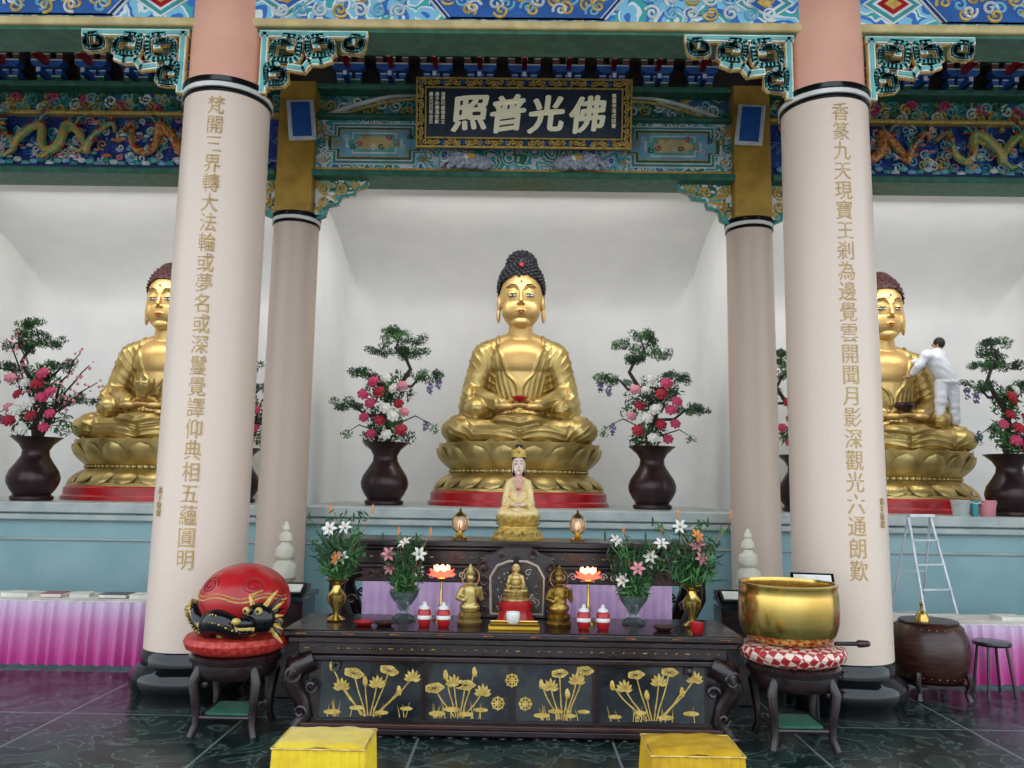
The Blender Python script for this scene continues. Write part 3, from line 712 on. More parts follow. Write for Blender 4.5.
# ---------------------------------------------------------------- potted arrangements
def rose(m):
    mb=M(); mb.ell((0,0,0),.045,m,10,8)
    for k in range(3):
        for i in range(5+k):
            a=2*pi*i/(5+k)+k*.5; r=.035+.02*k
            mb.ell((r*math.cos(a),r*math.sin(a),.02-.015*k),(.034,.034,.028),m,7,5,rot=(0,.5+.2*k,a))
    return mb.mesh('flower')
ROSES=[rose(PINK),rose(WPET),rose(RPET),rose(LPINK)]
VASE=M().lathe([(.26,0),(.29,.02),(.29,.06),(.25,.09),(.3,.16),(.35,.26),(.36,.34),(.33,.44),(.25,.56),(.19,.66),(.18,.74),(.23,.83),(.32,.91),(.36,.94),(.32,.93),(.16,.76),(0,.74)],BRNZ,n=40).mesh('vase')
def arrangement(variant,seed,mirror,sc=1):
    random.seed(seed); t=thing('potted_arrangement','bronze vase with bonsai pine, roses and greenery' if variant!=1 else 'bronze vase with plum blossom branches, pine and roses','flower arrangement',(0,0,0),group='platform flower arrangements')
    mk(VASE,'vase',t); s=mirror
    br=M(); fo=M()
    pads=[((.16*s,0,2.66),(.22,.2,.1)),((.22*s,0,2.5),(.34,.24,.1)),((.0,0,2.36),(.3,.24,.09)),((.36*s,0,2.3),(.24,.2,.08)),((-.34*s,-.05,2.0),(.22,.16,.08)),((-.6*s,0,1.52),(.24,.16,.09)),((.56*s,.02,1.97),(.26,.16,.07))]
    br.tube([(0,0,.75),(.06*s,0,1.1),(-.06*s,0,1.4),(-.02*s,0,1.6),(.2*s,0,1.85),(.34*s,0,2.08),(.26*s,0,2.25),(.1*s,0,2.4),(.16*s,0,2.6)],[.05,.045,.04,.04,.036,.03,.026,.02,.01],BARK,8)
    for p,r in pads: 
        if p[2]<2.1: br.tube([(-.04*s if p[0]*s<0 else .2*s,0,1.35 if p[2]<1.7 else 1.82),((p[0]+.05*s)*.6,p[1]-.03,p[2]-.16),(p[0]*.85,p[1],p[2]-.02),p],[.026,.022,.016,.008],BARK,6)
        for _ in range(11):
            q=Vector(p)+Vector((random.uniform(-r[0],r[0]),random.uniform(-r[1],r[1])*.8,random.uniform(-.05,.07))); fo.leaves(q,(.09,.09,.06),60,.065,random.choice((PGRN,PGRN,LGRN)),.24)
    for _ in range(30):
        a=random.uniform(0,6.28); d=random.uniform(.05,.38); zz=random.uniform(.98,1.95)
        fo.leaves((d*math.cos(a),d*math.sin(a)*.7,zz),(.14,.12,.13),44,.1,random.choice((PGRN,LGRN)),.28)
    for q in((.78*s,0,1.85),(.66*s,-.05,1.78),(.6*s,0,1.2)): fo.leaves(q,(.05,.05,.1),50,.05,PURP,.7)
    br.tube([(.1*s,0,1.2),(.45*s,-.1,1.35),(.74*s,-.12,1.2)],[.012,.01,.005],BARK,5); fo.leaves((.74*s,-.12,1.15),(.07,.06,.1),36,.08,LGRN,.25)
    br.tube([(-.1*s,0,1.1),(-.4*s,-.1,1.2),(-.58*s,-.12,1.08)],[.012,.01,.005],BARK,5); fo.leaves((-.58*s,-.12,1.05),(.1,.06,.07),36,.08,LGRN,.25)
    br.obj('branch',t); fo.obj('foliage',t,smooth=False)
    if variant==1:
        pb=M(); bl=M()
        for k in range(5):
            x0=.05;pts=[(x0,0,.9)]; ang=.5+.22*k
            dx,dz=math.cos(ang),math.sin(ang)
            if k>2: dx=-dx*.8-.2
            for j in range(1,8): pts.append((x0+dx*.14*j+random.uniform(-.03,.03),random.uniform(-.06,.06)-.03*j,1.1+dz*.2*j+random.uniform(-.03,.03)))
            pb.tube(pts,[.025-.0025*j for j in range(8)],BARK,6)
            for p in pts[3:]:
                for _ in range(4): bl.ell(Vector(p)+Vector([random.uniform(-.07,.07) for _ in range(3)]),random.uniform(.014,.024),LPINK,6,5)
        pb.obj('plum_branch',t); bl.obj('plum_blossom',t)
    cols=(0,1,2,0,2,1,3) if variant!=2 else (2,2,0,1)
    spots=[(-.2,1.08),(.05,1.05),(.24,1.15),(-.3,1.3),(-.08,1.26),(.14,1.33),(.32,1.38),(-.22,1.5),(.0,1.47),(.2,1.55),(-.34,1.62),(-.1,1.7),(.1,1.75),(.28,1.78),(-.2,1.86),(.02,1.92)]
    for i,(fx,fz) in enumerate(spots):
        m=ROSES[cols[i%len(cols)]]
        o=mk(m,'flower',t,(fx*s+random.uniform(-.03,.03),-.3+.06*math.cos(i*2.1),fz+random.uniform(-.03,.03)),rot=(1.1,0,random.uniform(-.5,.5)))
        o.scale=(.8+.15*(i%3)/2,)*3
    t.scale=(sc,)*3
    return t
A=arrangement(0,1,1); A.location=(-2.03,12.2,1.7)
A=arrangement(0,2,-1); A.location=(2.02,12.2,1.7)
A=arrangement(1,3,-1,.97); A.location=(-7.02,11.6,1.7)
dup(A,(-4.28,12.3,1.7),rot=(0,0,.0),scale=.88)
A=arrangement(2,4,-1,.95); A.location=(4.24,12.2,1.7); A.scale=(.9,)*3
dup(A,(7.04,11.6,1.7),rot=(0,0,.35),scale=.93)
random.seed(11)
# ---------------------------------------------------------------- front altar table
def lotus_art(mb,x0,x1,z0,z1,y,seed):
    rnd=random.Random(seed); w=x1-x0;h=z1-z0
    n=6 if w<.6 else 8
    hs=(.62,.86,.5,.74,.92,.56,.8,.66)
    for i in range(n):
        tx=x0+w*(.08+.84*i/(n-1))+rnd.uniform(-.012,.012); tz=z0+h*hs[(i+seed)%8]
        bx=x0+w*(.42+.16*i/(n-1)); mx=(bx*.35+tx*.65); 
        mb.tube([(bx,y,z0+.04*h),(bx*.75+tx*.25,y,z0+(tz-z0)*.3),(mx,y,z0+(tz-z0)*.62),(tx,y,tz)],.0055,GLEAF,5)
        q=(i*2+seed)%3
        if q==1:
            for a in(-78,-52,-26,0,26,52,78):
                r=math.radians(a); d=(math.sin(r),math.cos(r)); p=(-d[1],d[0]); L=.095-.012*abs(a)/40; k=.017
                mb.prism([(tx,tz-.025),(tx+d[0]*L*.35+p[0]*k,tz-.025+d[1]*L*.35+p[1]*k),(tx+d[0]*L*.7+p[0]*k*.8,tz-.025+d[1]*L*.7+p[1]*k*.8),(tx+d[0]*L,tz-.025+d[1]*L),(tx+d[0]*L*.7-p[0]*k*.8,tz-.025+d[1]*L*.7-p[1]*k*.8),(tx+d[0]*L*.35-p[0]*k,tz-.025+d[1]*L*.35-p[1]*k)],y-.005-.0008*(a%3),y+.004,GLEAF)
                mb.tube([(tx+d[0]*.02+p[0]*.01,y-.008,tz-.025+d[1]*.02+p[1]*.01),(tx+d[0]*L*.8+p[0]*k*.6,y-.008,tz-.025+d[1]*L*.8+p[1]*k*.6)],.0016,BLKP,4)
        elif q==0:
            N=20; rr=rnd.uniform(.06,.075); tl=rnd.uniform(-.35,.35)
            mb.prism([(tx+rr*1.1*math.cos(2*pi*k/N)*(1+.09*math.cos(k*pi*.5)),tz+rr*.55*math.sin(2*pi*k/N)*(1+.09*math.cos(k*pi*.5))+tl*rr*math.cos(2*pi*k/N)) for k in range(N)],y-.005,y+.004,GLEAF)
            for k in range(9):
                a=2*pi*k/9; mb.tube([(tx,y-.007,tz),(tx+rr*.85*math.cos(a),y-.007,tz+rr*.42*math.sin(a)+tl*rr*.8*math.cos(a))],.002,BLKP,4)
        else:
            mb.ell((tx,y,tz),(.018,.006,.04),GLEAF,8,6); mb.ell((tx+.014,y,tz-.012),(.01,.006,.028),GLEAF,8,6)
    for k in range(14):
        xx=x0+w*rnd.uniform(.06,.94); c=rnd.uniform(-.04,.04); mb.tube([(xx,y,z0+.02*h),(xx+c*.4,y,z0+.12*h),(xx+c,y,z0+h*rnd.uniform(.2,.34))],[.005,.004,.001],GLEAF,4)
    for k in range(4):
        N=14; xx=x0+w*(.12+.76*k/3); rr=rnd.uniform(.035,.05)
        mb.prism([(xx+rr*1.4*math.cos(2*pi*k2/N),z0+(.1+.08*(k%2))*h+rr*.4*math.sin(2*pi*k2/N)) for k2 in range(N)],y-.005,y+.004,GLEAF)
def wheel(mb,cx,cz,y,r):
    N=20; mb.tube([(cx+r*math.cos(2*pi*i/N),y,cz+r*math.sin(2*pi*i/N)) for i in range(N+1)],.006,GLEAF,5)
    for k in range(8):
        a=k*pi/4; mb.tube([(cx,y,cz),(cx+r*1.25*math.cos(a),y,cz+r*1.25*math.sin(a))],[.01,.006],GLEAF,4)
def altar():
    t=thing('altar_table','long black rosewood altar table with gold lotus panels','table',(-.03,7.03,0))
    M().box((0,0,.81),(3.7,.84,.06),WOOD).obj('table_top',t,bev=.015)
    mb=M(); mb.box((0,0,.755),(3.62,.78,.05),WOOD).box((0,0,.69),(3.46,.74,.1),WOOD).box((0,0,.615),(3.56,.78,.045),WOOD)
    mb.obj('frieze',t,bev=.01)
    g=M()
    for i in range(40):
        x=-1.66+3.32*i/39
        g.ell((x,-.371,.69),(.009 if i%4 else .022,.004,.006),GOLDD,8,5)
    for i in range(10):
        x=-1.7+3.4*i/9
        for s in(-1,1): g.ell((x+s*.026,-.422,.81),(.02,.004,.005),GOLDD,8,5)
        g.ell((x,-.422,.812),(.008,.005,.01),RED,6,5)
    g.obj('gold_inlay',t)
    M().box((0,.0,.33),(3.3,.66,.52),WOOD).box((0,-.05,.055),(3.44,.68,.05),WOOD).box((0,-.05,.1),(3.36,.7,.04),WOODR).obj('cabinet_body',t,bev=.01)
    for s in(-1,1):
        for yy in(-.33,.33):
            lg=M()
            lg.tube([(s*1.6,yy,.6),(s*1.74,yy-.02,.54),(s*1.77,yy-.03,.42),(s*1.69,yy,.28),(s*1.65,yy,.16),(s*1.72,yy-.02,.07),(s*1.76,yy-.02,.045)],[.09,.1,.085,.07,.06,.06,.045],WOOD,12)
            lg.spiral(s*1.75,.5,yy-.1,.07,1.5,s,.018,WOOD); lg.spiral(s*1.68,.2,yy-.08,.05,1.4,-s,.014,WOOD); lg.spiral(s*1.6,.4,yy-.08,.05,1.4,s,.014,WOOD)
            lg.ell((s*1.76,yy-.02,.04),(.07,.06,.04),WOOD,12,8)
            lg.obj('leg',t)
    xs=[(-1.56,-.72),(-.68,-.02),(.02,.66),(.7,1.56)]
    for i,(a,b) in enumerate(xs):
        M().box(((a+b)/2,-.335,.36),(b-a,.02,.46),BLKP).obj('front_panel',t)
        g=M()
        if i in(0,3): lotus_art(g,a+.03,b-.03,.15,.58,-.348,i+20)
        elif i==1: lotus_art(g,a+.03,b-.17,.15,.58,-.348,i+20)
        else: lotus_art(g,a+.17,b-.03,.15,.58,-.348,i+21)
        if i==1: wheel(g,b-.09,.28,-.348,.045)
        if i==2: wheel(g,a+.09,.28,-.348,.045); wheel(g,a-.02,.46,-.35,.045)
        g.ribbon([(a+.01,.145),(b-.01,.145),(b-.01,.585),(a+.01,.585),(a+.01,.145)],.008,-.35,-.34,BRNZ)
        g.obj('lotus_inlay',t)
    mb=M()
    for s in(-1,1):
        for k in range(3): mb.spiral(s*1.42,.58-.02*k,-.36,.04,1.3,s,.01,WOOD,k)
    for i in range(24):
        x=-1.6+3.2*i/23; mb.lathe([(.045,0),(.03,.03),(0,.05)],WOOD,(x,-.33,.01),8)
    mb.obj('carved_apron',t)
altar()
def rear_table():
    t=thing('offering_table','tall carved dark wood offering table behind the altar','table',(0,8.25,0))
    M().box((0,0,1.445),(3.8,.74,.06),WOOD).box((0,0,1.4),(3.6,.68,.04),WOOD).obj('table_top',t,bev=.012)
    M().box((0,0,1.31),(3.4,.6,.14),WOOD).box((0,0,1.22),(3.5,.64,.04),WOOD).box((0,0,1.14),(3.3,.58,.14),WOODR).obj('apron',t,bev=.01)
    g=M()
    for i in range(34): 
        x=-1.62+3.24*i/33; g.ell((x,-.305,1.31),(.02,.006,.008),GOLDD,8,5)
        g.spiral(x,1.14,-.3,.04,1.3,1 if i%2 else -1,.007,PEARL if abs(x)<1.0 else WOOD,i)
    g.obj('pearl_inlay',t)
    for s in(-1,1):
        for yy in(-.26,.26):
            l=M(); l.tube([(s*1.55,yy,1.2),(s*1.75,yy-.02,1.12),(s*1.76,yy,.95),(s*1.64,yy,.7),(s*1.62,yy,.3),(s*1.72,yy,.06),(s*1.74,yy,.045)],[.1,.1,.08,.065,.055,.055,.045],WOOD,12)
            l.spiral(s*1.74,1.08,yy-.09,.07,1.5,s,.016,WOOD); l.spiral(s*1.6,.9,yy-.06,.05,1.5,-s,.012,WOOD)
            l.obj('leg',t)
    mb=M(); vs=[];fs=[];N=240
    for i in range(N+1):
        x=-1.5+3.0*i/N; d=.022*math.sin(i*.9)
        vs+=[(x,-.3+d*.4,1.07),(x,-.31+d,.6),(x,-.31+d*1.2,.06)]
    for i in range(N):
        for j in range(2): fs.append((3*i+j,3*i+3+j,3*i+4+j,3*i+1+j))
    mb.add(vs,fs,LILAC); mb.obj('pink_skirt',t)
rear_table()
def skirt_table(name,label,x0,x1,y,top,dep):
    w=x1-x0; t=thing(name,label,'table',((x0+x1)/2,y,0),group='pink skirted tables')
    M().box((0,dep/2,top-.02),(w,dep,.04),NAVYP).obj('table_top',t,bev=.01)
    for sx in(-1,1):
        for yy in(.06,dep-.06): M().cyl((sx*(w/2-.08),yy,0),.02,top-.04,ALU).obj('leg',t)
    vs=[];fs=[];N=int(w*110)
    ph=0
    for i in range(N+1):
        x=-w/2+w*i/N; ph+=.42+.12*math.sin(i*.13); d=.034*math.sin(ph)
        vs+=[(x,-.02+d*.25,top-.005),(x,-.025+d*.7,top*.6),(x,-.03+d*1.1,.03)]
    for i in range(N):
        for j in range(2): fs.append((3*i+j,3*i+3+j,3*i+4+j,3*i+1+j))
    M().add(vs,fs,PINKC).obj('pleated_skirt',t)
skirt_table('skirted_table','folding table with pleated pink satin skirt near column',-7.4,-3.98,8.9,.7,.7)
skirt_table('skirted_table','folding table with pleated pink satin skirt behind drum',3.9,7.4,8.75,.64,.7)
for i,(x,w,m) in enumerate(((-5.6,.3,NAVYP),(-5.2,.22,RED),(-4.9,.2,NAVYP),(-4.5,.3,WOODR),(-4.2,.22,NAVYP),(5.4,.25,NAVYP))):
    t=thing('book','stacked sutra book lying on pink skirted table','book',(x,9.2 if x<0 else 9.1,.7 if x<0 else .64),(0,0,random.uniform(-.3,.3)),group='sutra books')
    M().box((0,0,.02),(w,.2,.04),WHITE).obj('pages',t); M().box((0,0,.043),(w+.01,.21,.006),m).box((0,0,.003),(w+.01,.21,.006),m).obj('cover',t)
for x in(-2.53,2.5):
    t=thing('side_cabinet','low dark wooden side cabinet beside offering table','cabinet',(x,8.85,0),group='side cabinets')
    M().box((0,0,.42),(.6,.44,.76),WOOD).obj('body',t,bev=.01); M().box((0,0,.82),(.66,.5,.05),WOOD).obj('cabinet_top',t,bev=.01)
    for s in(-1,1): M().box((s*.145,-.23,.42),(.26,.02,.62),WOODR).obj('door',t,bev=.005)
    M().box((0,0,.03),(.56,.4,.06),BLKS).obj('plinth',t)
    t=thing('porcelain_gourd','cream stacked gourd-shaped porcelain finial on side cabinet','ornament',(x,8.85,.845),group='porcelain gourds')
    M().lathe([(.11,0),(.13,.02),(.12,.05),(.07,.08),(.12,.13),(.14,.15),(.135,.22),(.12,.29),(.07,.33),(.1,.35),(.11,.38),(.1,.46),(.06,.49),(.045,.52),(.075,.54),(.07,.6),(.03,.64),(.045,.66),(.04,.69),(.012,.74),(0,.75)],PORC,n=28).obj('gourd_body',t)
t=thing('lectern','tilted pale reading board on black lectern near column','lectern',(2.56,7.1,0),(0,0,-.2))
M().cyl((0,0,.02),.02,1.1,BLKS).obj('pole',t); M().lathe([(.16,0),(.16,.02),(.03,.03)],BLKS).obj('foot',t)
M().box((0,0,1.18),(.36,.28,.02),BLKS,rot=(.9,0,0)).obj('desk_board',t); M().box((0,-.012,1.19),(.31,.23,.01),WHITE,rot=(.9,0,0)).obj('printed_sheet',t)
for x in(-2.2,2.1):
    t=thing('book_rest','black folding book rest holding dark sutra books','book rest',(x,7.95,0),group='book rests')
    M().box((0,0,.45),(.34,.26,.9),WOOD).obj('rest_body',t,bev=.01); M().box((0,-.02,.95),(.34,.3,.03),BLKP,rot=(.45,0,0)).obj('tilted_board',t)
    M().box((0,-.03,.985),(.28,.2,.03),BLKS,rot=(.45,0,0)).box((0,-.05,1.0),(.24,.12,.012),NAVYP,rot=(.45,0,0)).obj('open_cover',t)
# ---------------------------------------------------------------- stools, wooden fish, bowl, drum
def stool(loc,label):
    t=thing('round_stool',label,'stool',loc,group='rosewood stools')
    M().lathe([(.3,.56),(.36,.58),(.37,.62),(.35,.64),(0,.645)],WOOD,n=40).obj('seat',t)
    M().lathe([(.3,.46),(.33,.5),(.33,.57),(.3,.57)],WOOD,n=40).obj('apron',t)
    for i in range(4):
        a=pi/4+i*pi/2; c,s=math.cos(a),math.sin(a)
        M().tube([(.29*c,.29*s,.55),(.35*c,.35*s,.45),(.32*c,.32*s,.25),(.31*c,.31*s,.12),(.35*c,.35*s,.03)],[.045,.045,.032,.03,.03],WOOD,10).obj('leg',t)
    st=M()
    for i in range(4):
        a=pi/4+i*pi/2; b=a+pi/2; st.tube([(.3*math.cos(a),.3*math.sin(a),.17),(.3*math.cos(b),.3*math.sin(b),.17)],.018,WOOD,8)
    st.obj('stretcher',t); M().box((0,0,.185),(.34,.34,.02),GREEN).obj('lower_shelf',t)
stool((-2.28,6.75,0),'round dark rosewood stool under the wooden fish'); stool((2.22,6.68,0),'round dark rosewood stool under the bronze bowl')
def cushion(x,y,label,m):
    M().lathe([(0,0),(.32,.0),(.4,.04),(.42,.09),(.4,.13),(.28,.15),(0,.15)],m,n=48).obj('round_cushion',loc=(x,y,.645),label=label,cat='cushion',group='brocade cushions')
cushion(-2.28,6.75,'round red brocade cushion on stool beneath wooden fish',BROC); cushion(2.22,6.68,'round red and cream diamond brocade cushion beneath brass bowl',BROC2)
def muyu():
    t=thing('wooden_fish','large red lacquered wooden fish with carved gold and black dragons','wooden fish',(-2.24,6.75,.79),(0,0,-.1))
    X,Y_,Zr,zc=.365,.36,.29,.26
    mb=M(); mb.ell((0,0,zc),(X,Y_,Zr),RED,40,26); mb.ell((0,0,.1),(.3,.28,.1),RED,32,12)
    me=remesh(mb,'fish_body',.014,3); me.materials.append(RED); mk(me,'fish_body',t)
    def surf(a,h,k=1.03):
        c=math.sqrt(max(0,1-h*h)); return Vector((X*k*c*math.sin(a),-Y_*k*c*math.cos(a),zc+Zr*k*h))
    b=M(); d=M()
    P=lambda u:(-1.6+2.3*u,-.3-.28*math.sin(u*pi)+.15*math.sin(u*13))
    pts=[surf(*P(i/40),1.05) for i in range(41)]; b.tube(pts,[.035+.065*math.sin(pi*(.1+.7*i/40)) for i in range(41)],BLKS,12)
    for i in range(1,40):
        a,h=P(i/40); d.ell(surf(a,h+.19,1.18),(.014,.011,.02),GLEAF,6,5)
        for q in(-.08,.0,.08): d.ell(surf(a+(.03 if q>0 else 0),h+q,1.28),(.012,.008,.009),GLEAF if i%2 else GOLDD,6,5)
    hd=surf(.72,-.3,1.14); b.ell(hd,(.13,.1,.12),BLKS,16,12); b.ell(hd+Vector((-.07,-.11,-.02)),(.08,.08,.055),BLKS,14,10); b.ell(hd+Vector((-.06,-.1,-.09)),(.065,.07,.027),BLKS,12,8)
    d.tube([hd+Vector((-.14,-.12,-.058)),hd+Vector((-.07,-.19,-.058)),hd+Vector((.02,-.14,-.058))],.012,GLEAF,6)
    for q in(-.07,.03): d.ell(hd+Vector((q,-.1,.07)),(.03,.024,.03),GLEAF,10,8); b.ell(hd+Vector((q,-.125,.07)),(.013,.008,.013),BLKS,8,6)
    d.ell(hd+Vector((-.11,-.18,.0)),(.038,.027,.026),GLEAF,10,6)
    for k in range(4): d.lathe([(.009,0),(0,-.03)],WHITE,tuple(hd+Vector((-.11+.04*k,-.17+.01*k,-.055))),6)
    for s_ in(-1,1): d.tube([hd+Vector((s_*.05,-.03,.1)),hd+Vector((s_*.09,0,.17)),hd+Vector((s_*.06+.06,.03,.21))],[.022,.015,.005],GLEAF,6)
    for k in range(8): (d if k%2 else b).tube([hd+Vector((.05,0,.02)),hd+Vector((.13,.01,.13-.037*k)),hd+Vector((.17,.05,.18-.053*k))],[.024,.017,.004],GLEAF if k%2 else BLKS,5)
    for a0 in(-1.2,-.55,.05):
        h0=-.6; q=surf(a0,h0,1.05); b.tube([q,surf(a0+.16,h0-.16,1.2),surf(a0+.32,h0-.1,1.2)],[.05,.04,.028],BLKS,8)
        for k in(-1,0,1): d.tube([surf(a0+.32,h0-.1,1.2),surf(a0+.46,h0-.1+.1*k,1.22)],[.015,.004],GLEAF,5)
    for a0,h0,r in((-1.3,-.68,.18),(-.8,-.74,.17),(-.15,-.8,.18),(.55,-.76,.17),(1.25,-.6,.18)):
        d.tube([surf(a0+r*(1-.8*i/18)*math.cos(i*.6)/.8,h0+r*(1-.8*i/18)*math.sin(i*.6),1.1) for i in range(19)],.015,GLEAF,5)
    b.obj('black_dragon',t); d.obj('gold_carving',t)
    e=M()
    for a0 in(-.6,.6):
        e.tube([surf(a0+.3*(1-.75*i/30)*math.cos(i*.42),.48+.22*(1-.75*i/30)*math.sin(i*.42),1.003) for i in range(31)],.004,DRED,5)
    e.tube([surf(-1.5+3.0*i/30,.12+.06*math.sin(i*.6),1.003) for i in range(31)],.006,GLEAF,5)
    e.tube([surf(-1.5+3.0*i/30,.22+.06*math.sin(i*.6),1.003) for i in range(31)],.004,GLEAF,5)
    e.obj('gold_line_painting',t)
muyu()
def bowl():
    t=thing('singing_bowl','large polished brass singing bowl on brocade cushion','singing bowl',(2.2,6.68,.8))
    M().lathe([(0,0),(.26,.0),(.33,.03),(.37,.09),(.388,.17),(.392,.28),(.388,.38),(.378,.43),(.386,.445),(.386,.468),(.362,.47),(.355,.44),(.37,.34),(.372,.26),(.36,.16),(.3,.07),(0,.05)],BRASS,n=64).obj('bowl_body',t)
bowl()
t=thing('mallet','dark wooden mallet with padded head lying on cushion','mallet',(2.58,6.46,.83),(0,0,.1))
M().tube([(-.1,0,0),(.14,0,0)],[.016,.016],DARK,10).obj('handle',t); M().cap((.1,0,0),(.16,0,0),.03,.025,WOODR,12).obj('mallet_head',t)
def drum():
    t=thing('barrel_drum','dark brown wooden barrel drum on a low stand','drum',(4.13,8.3,0),scale=(1,1,.88))
    M().lathe([(.27,.2),(.3,.22),(.35,.36),(.37,.52),(.35,.68),(.3,.8),(.27,.82)],WOODR,n=48).obj('drum_shell',t)
    M().lathe([(.27,.815),(.28,.83),(.27,.845),(0,.85)],WOODR,n=40).obj('drum_skin',t)
    g=M()
    for i in range(28):
        a=2*pi*i/28
        for z,r in((.78,.31),(.26,.312)): g.ell((r*math.cos(a),r*math.sin(a),z),.009,GOLDD,6,5)
    g.obj('stud_row',t)
    for i in range(4):
        a=pi/4+i*pi/2; c,s=math.cos(a),math.sin(a); M().tube([(.34*c,.34*s,.32),(.36*c,.36*s,.2),(.32*c,.32*s,.1),(.35*c,.35*s,.02)],[.03,.03,.025,.03],WOOD,8).obj('stand_leg',t)
    M().lathe([(.3,.16),(.33,.17),(.33,.2),(.24,.2),(.24,.16)],WOOD,n=32).obj('stand_ring',t)
drum()
t=thing('hand_bell','small brass hand bell standing on the drum','bell',(4.03,8.22,.747))
M().lathe([(.07,0),(.065,.03),(.05,.07),(.02,.1),(0,.1)],BRASS,n=24).obj('bell_cup',t); M().lathe([(.012,.1),(.012,.14),(.02,.16),(0,.19)],BRASS,n=12).obj('handle',t)
t=thing('stool','small dark metal-legged stool near drum','stool',(4.78,8.35,0))
M().lathe([(.17,.5),(.18,.52),(.17,.54),(0,.545)],WOOD,n=32).obj('seat',t)
for i in range(4):
    a=pi/4+i*pi/2; M().tube([(.13*math.cos(a),.13*math.sin(a),.51),(.19*math.cos(a),.19*math.sin(a),.01)],.014,WOOD,8).obj('leg',t)
def kneel(x,m,label):
    t=thing('kneeling_stool',label,'stool',(x,5.06,0),group='kneeling stools')
    mb=M(); N=12; w,d,z1=.265,.2,.5; vs=[];fs=[]
    for j in range(N+1):
        for i in range(N+1):
            u=-1+2*i/N;v=-1+2*j/N; z=z1-.02*(u**8+v**8)+.004*math.sin(u*9+v*5)+.003*math.sin(v*11-u*4); vs.append((u*w,v*d,z))
    for j in range(N):
        for i in range(N): k=j*(N+1)+i; fs.append((k,k+1,k+N+2,k+N+1))
    mb.add(vs,fs,m); mb.box((0,0,.42),(w*1.98,d*1.98,.1),m); mb.obj('seat_cover',t)
    per=[];K=60
    def side(a,b):
        for i in range(K): per.append((a[0]+(b[0]-a[0])*i/K,a[1]+(b[1]-a[1])*i/K))
    w*=1.01;d*=1.01
    side((-w,-d),(w,-d));side((w,-d),(w,d));side((w,d),(-w,d));side((-w,d),(-w,-d))
    vs=[];n=len(per)
    for i,(px,py) in enumerate(per):
        k=1+.035*math.sin(i*1.05); k0=1+.01*math.sin(i*1.05); vs+=[(px*k0,py*k0,.475),(px*k*1.02,py*k*1.02,.3),(px*(k*1.02+.03),py*(k*1.02+.03),.1)]
    fs=[]
    for i in range(n):
        q=(i+1)%n
        for j in range(2): fs.append((3*i+j,3*q+j,3*q+j+1,3*i+j+1))
    M().add(vs,fs,m).obj('draped_cover',t)
    M().tube([(px*1.015,py*1.015,.475) for px,py in per]+[(per[0][0]*1.015,per[0][1]*1.015,.475)],.006,GLEAF,5).obj('piping',t)
    for sx in(-1,1):
        for sy in(-1,1): M().box((sx*.22,sy*.16,.2),(.04,.04,.4),WOOD).obj('leg',t)
kneel(-1.14,YEL,'bright yellow satin covered kneeling stool before altar'); kneel(1.06,YELL,'golden ochre silk covered kneeling stool before altar')
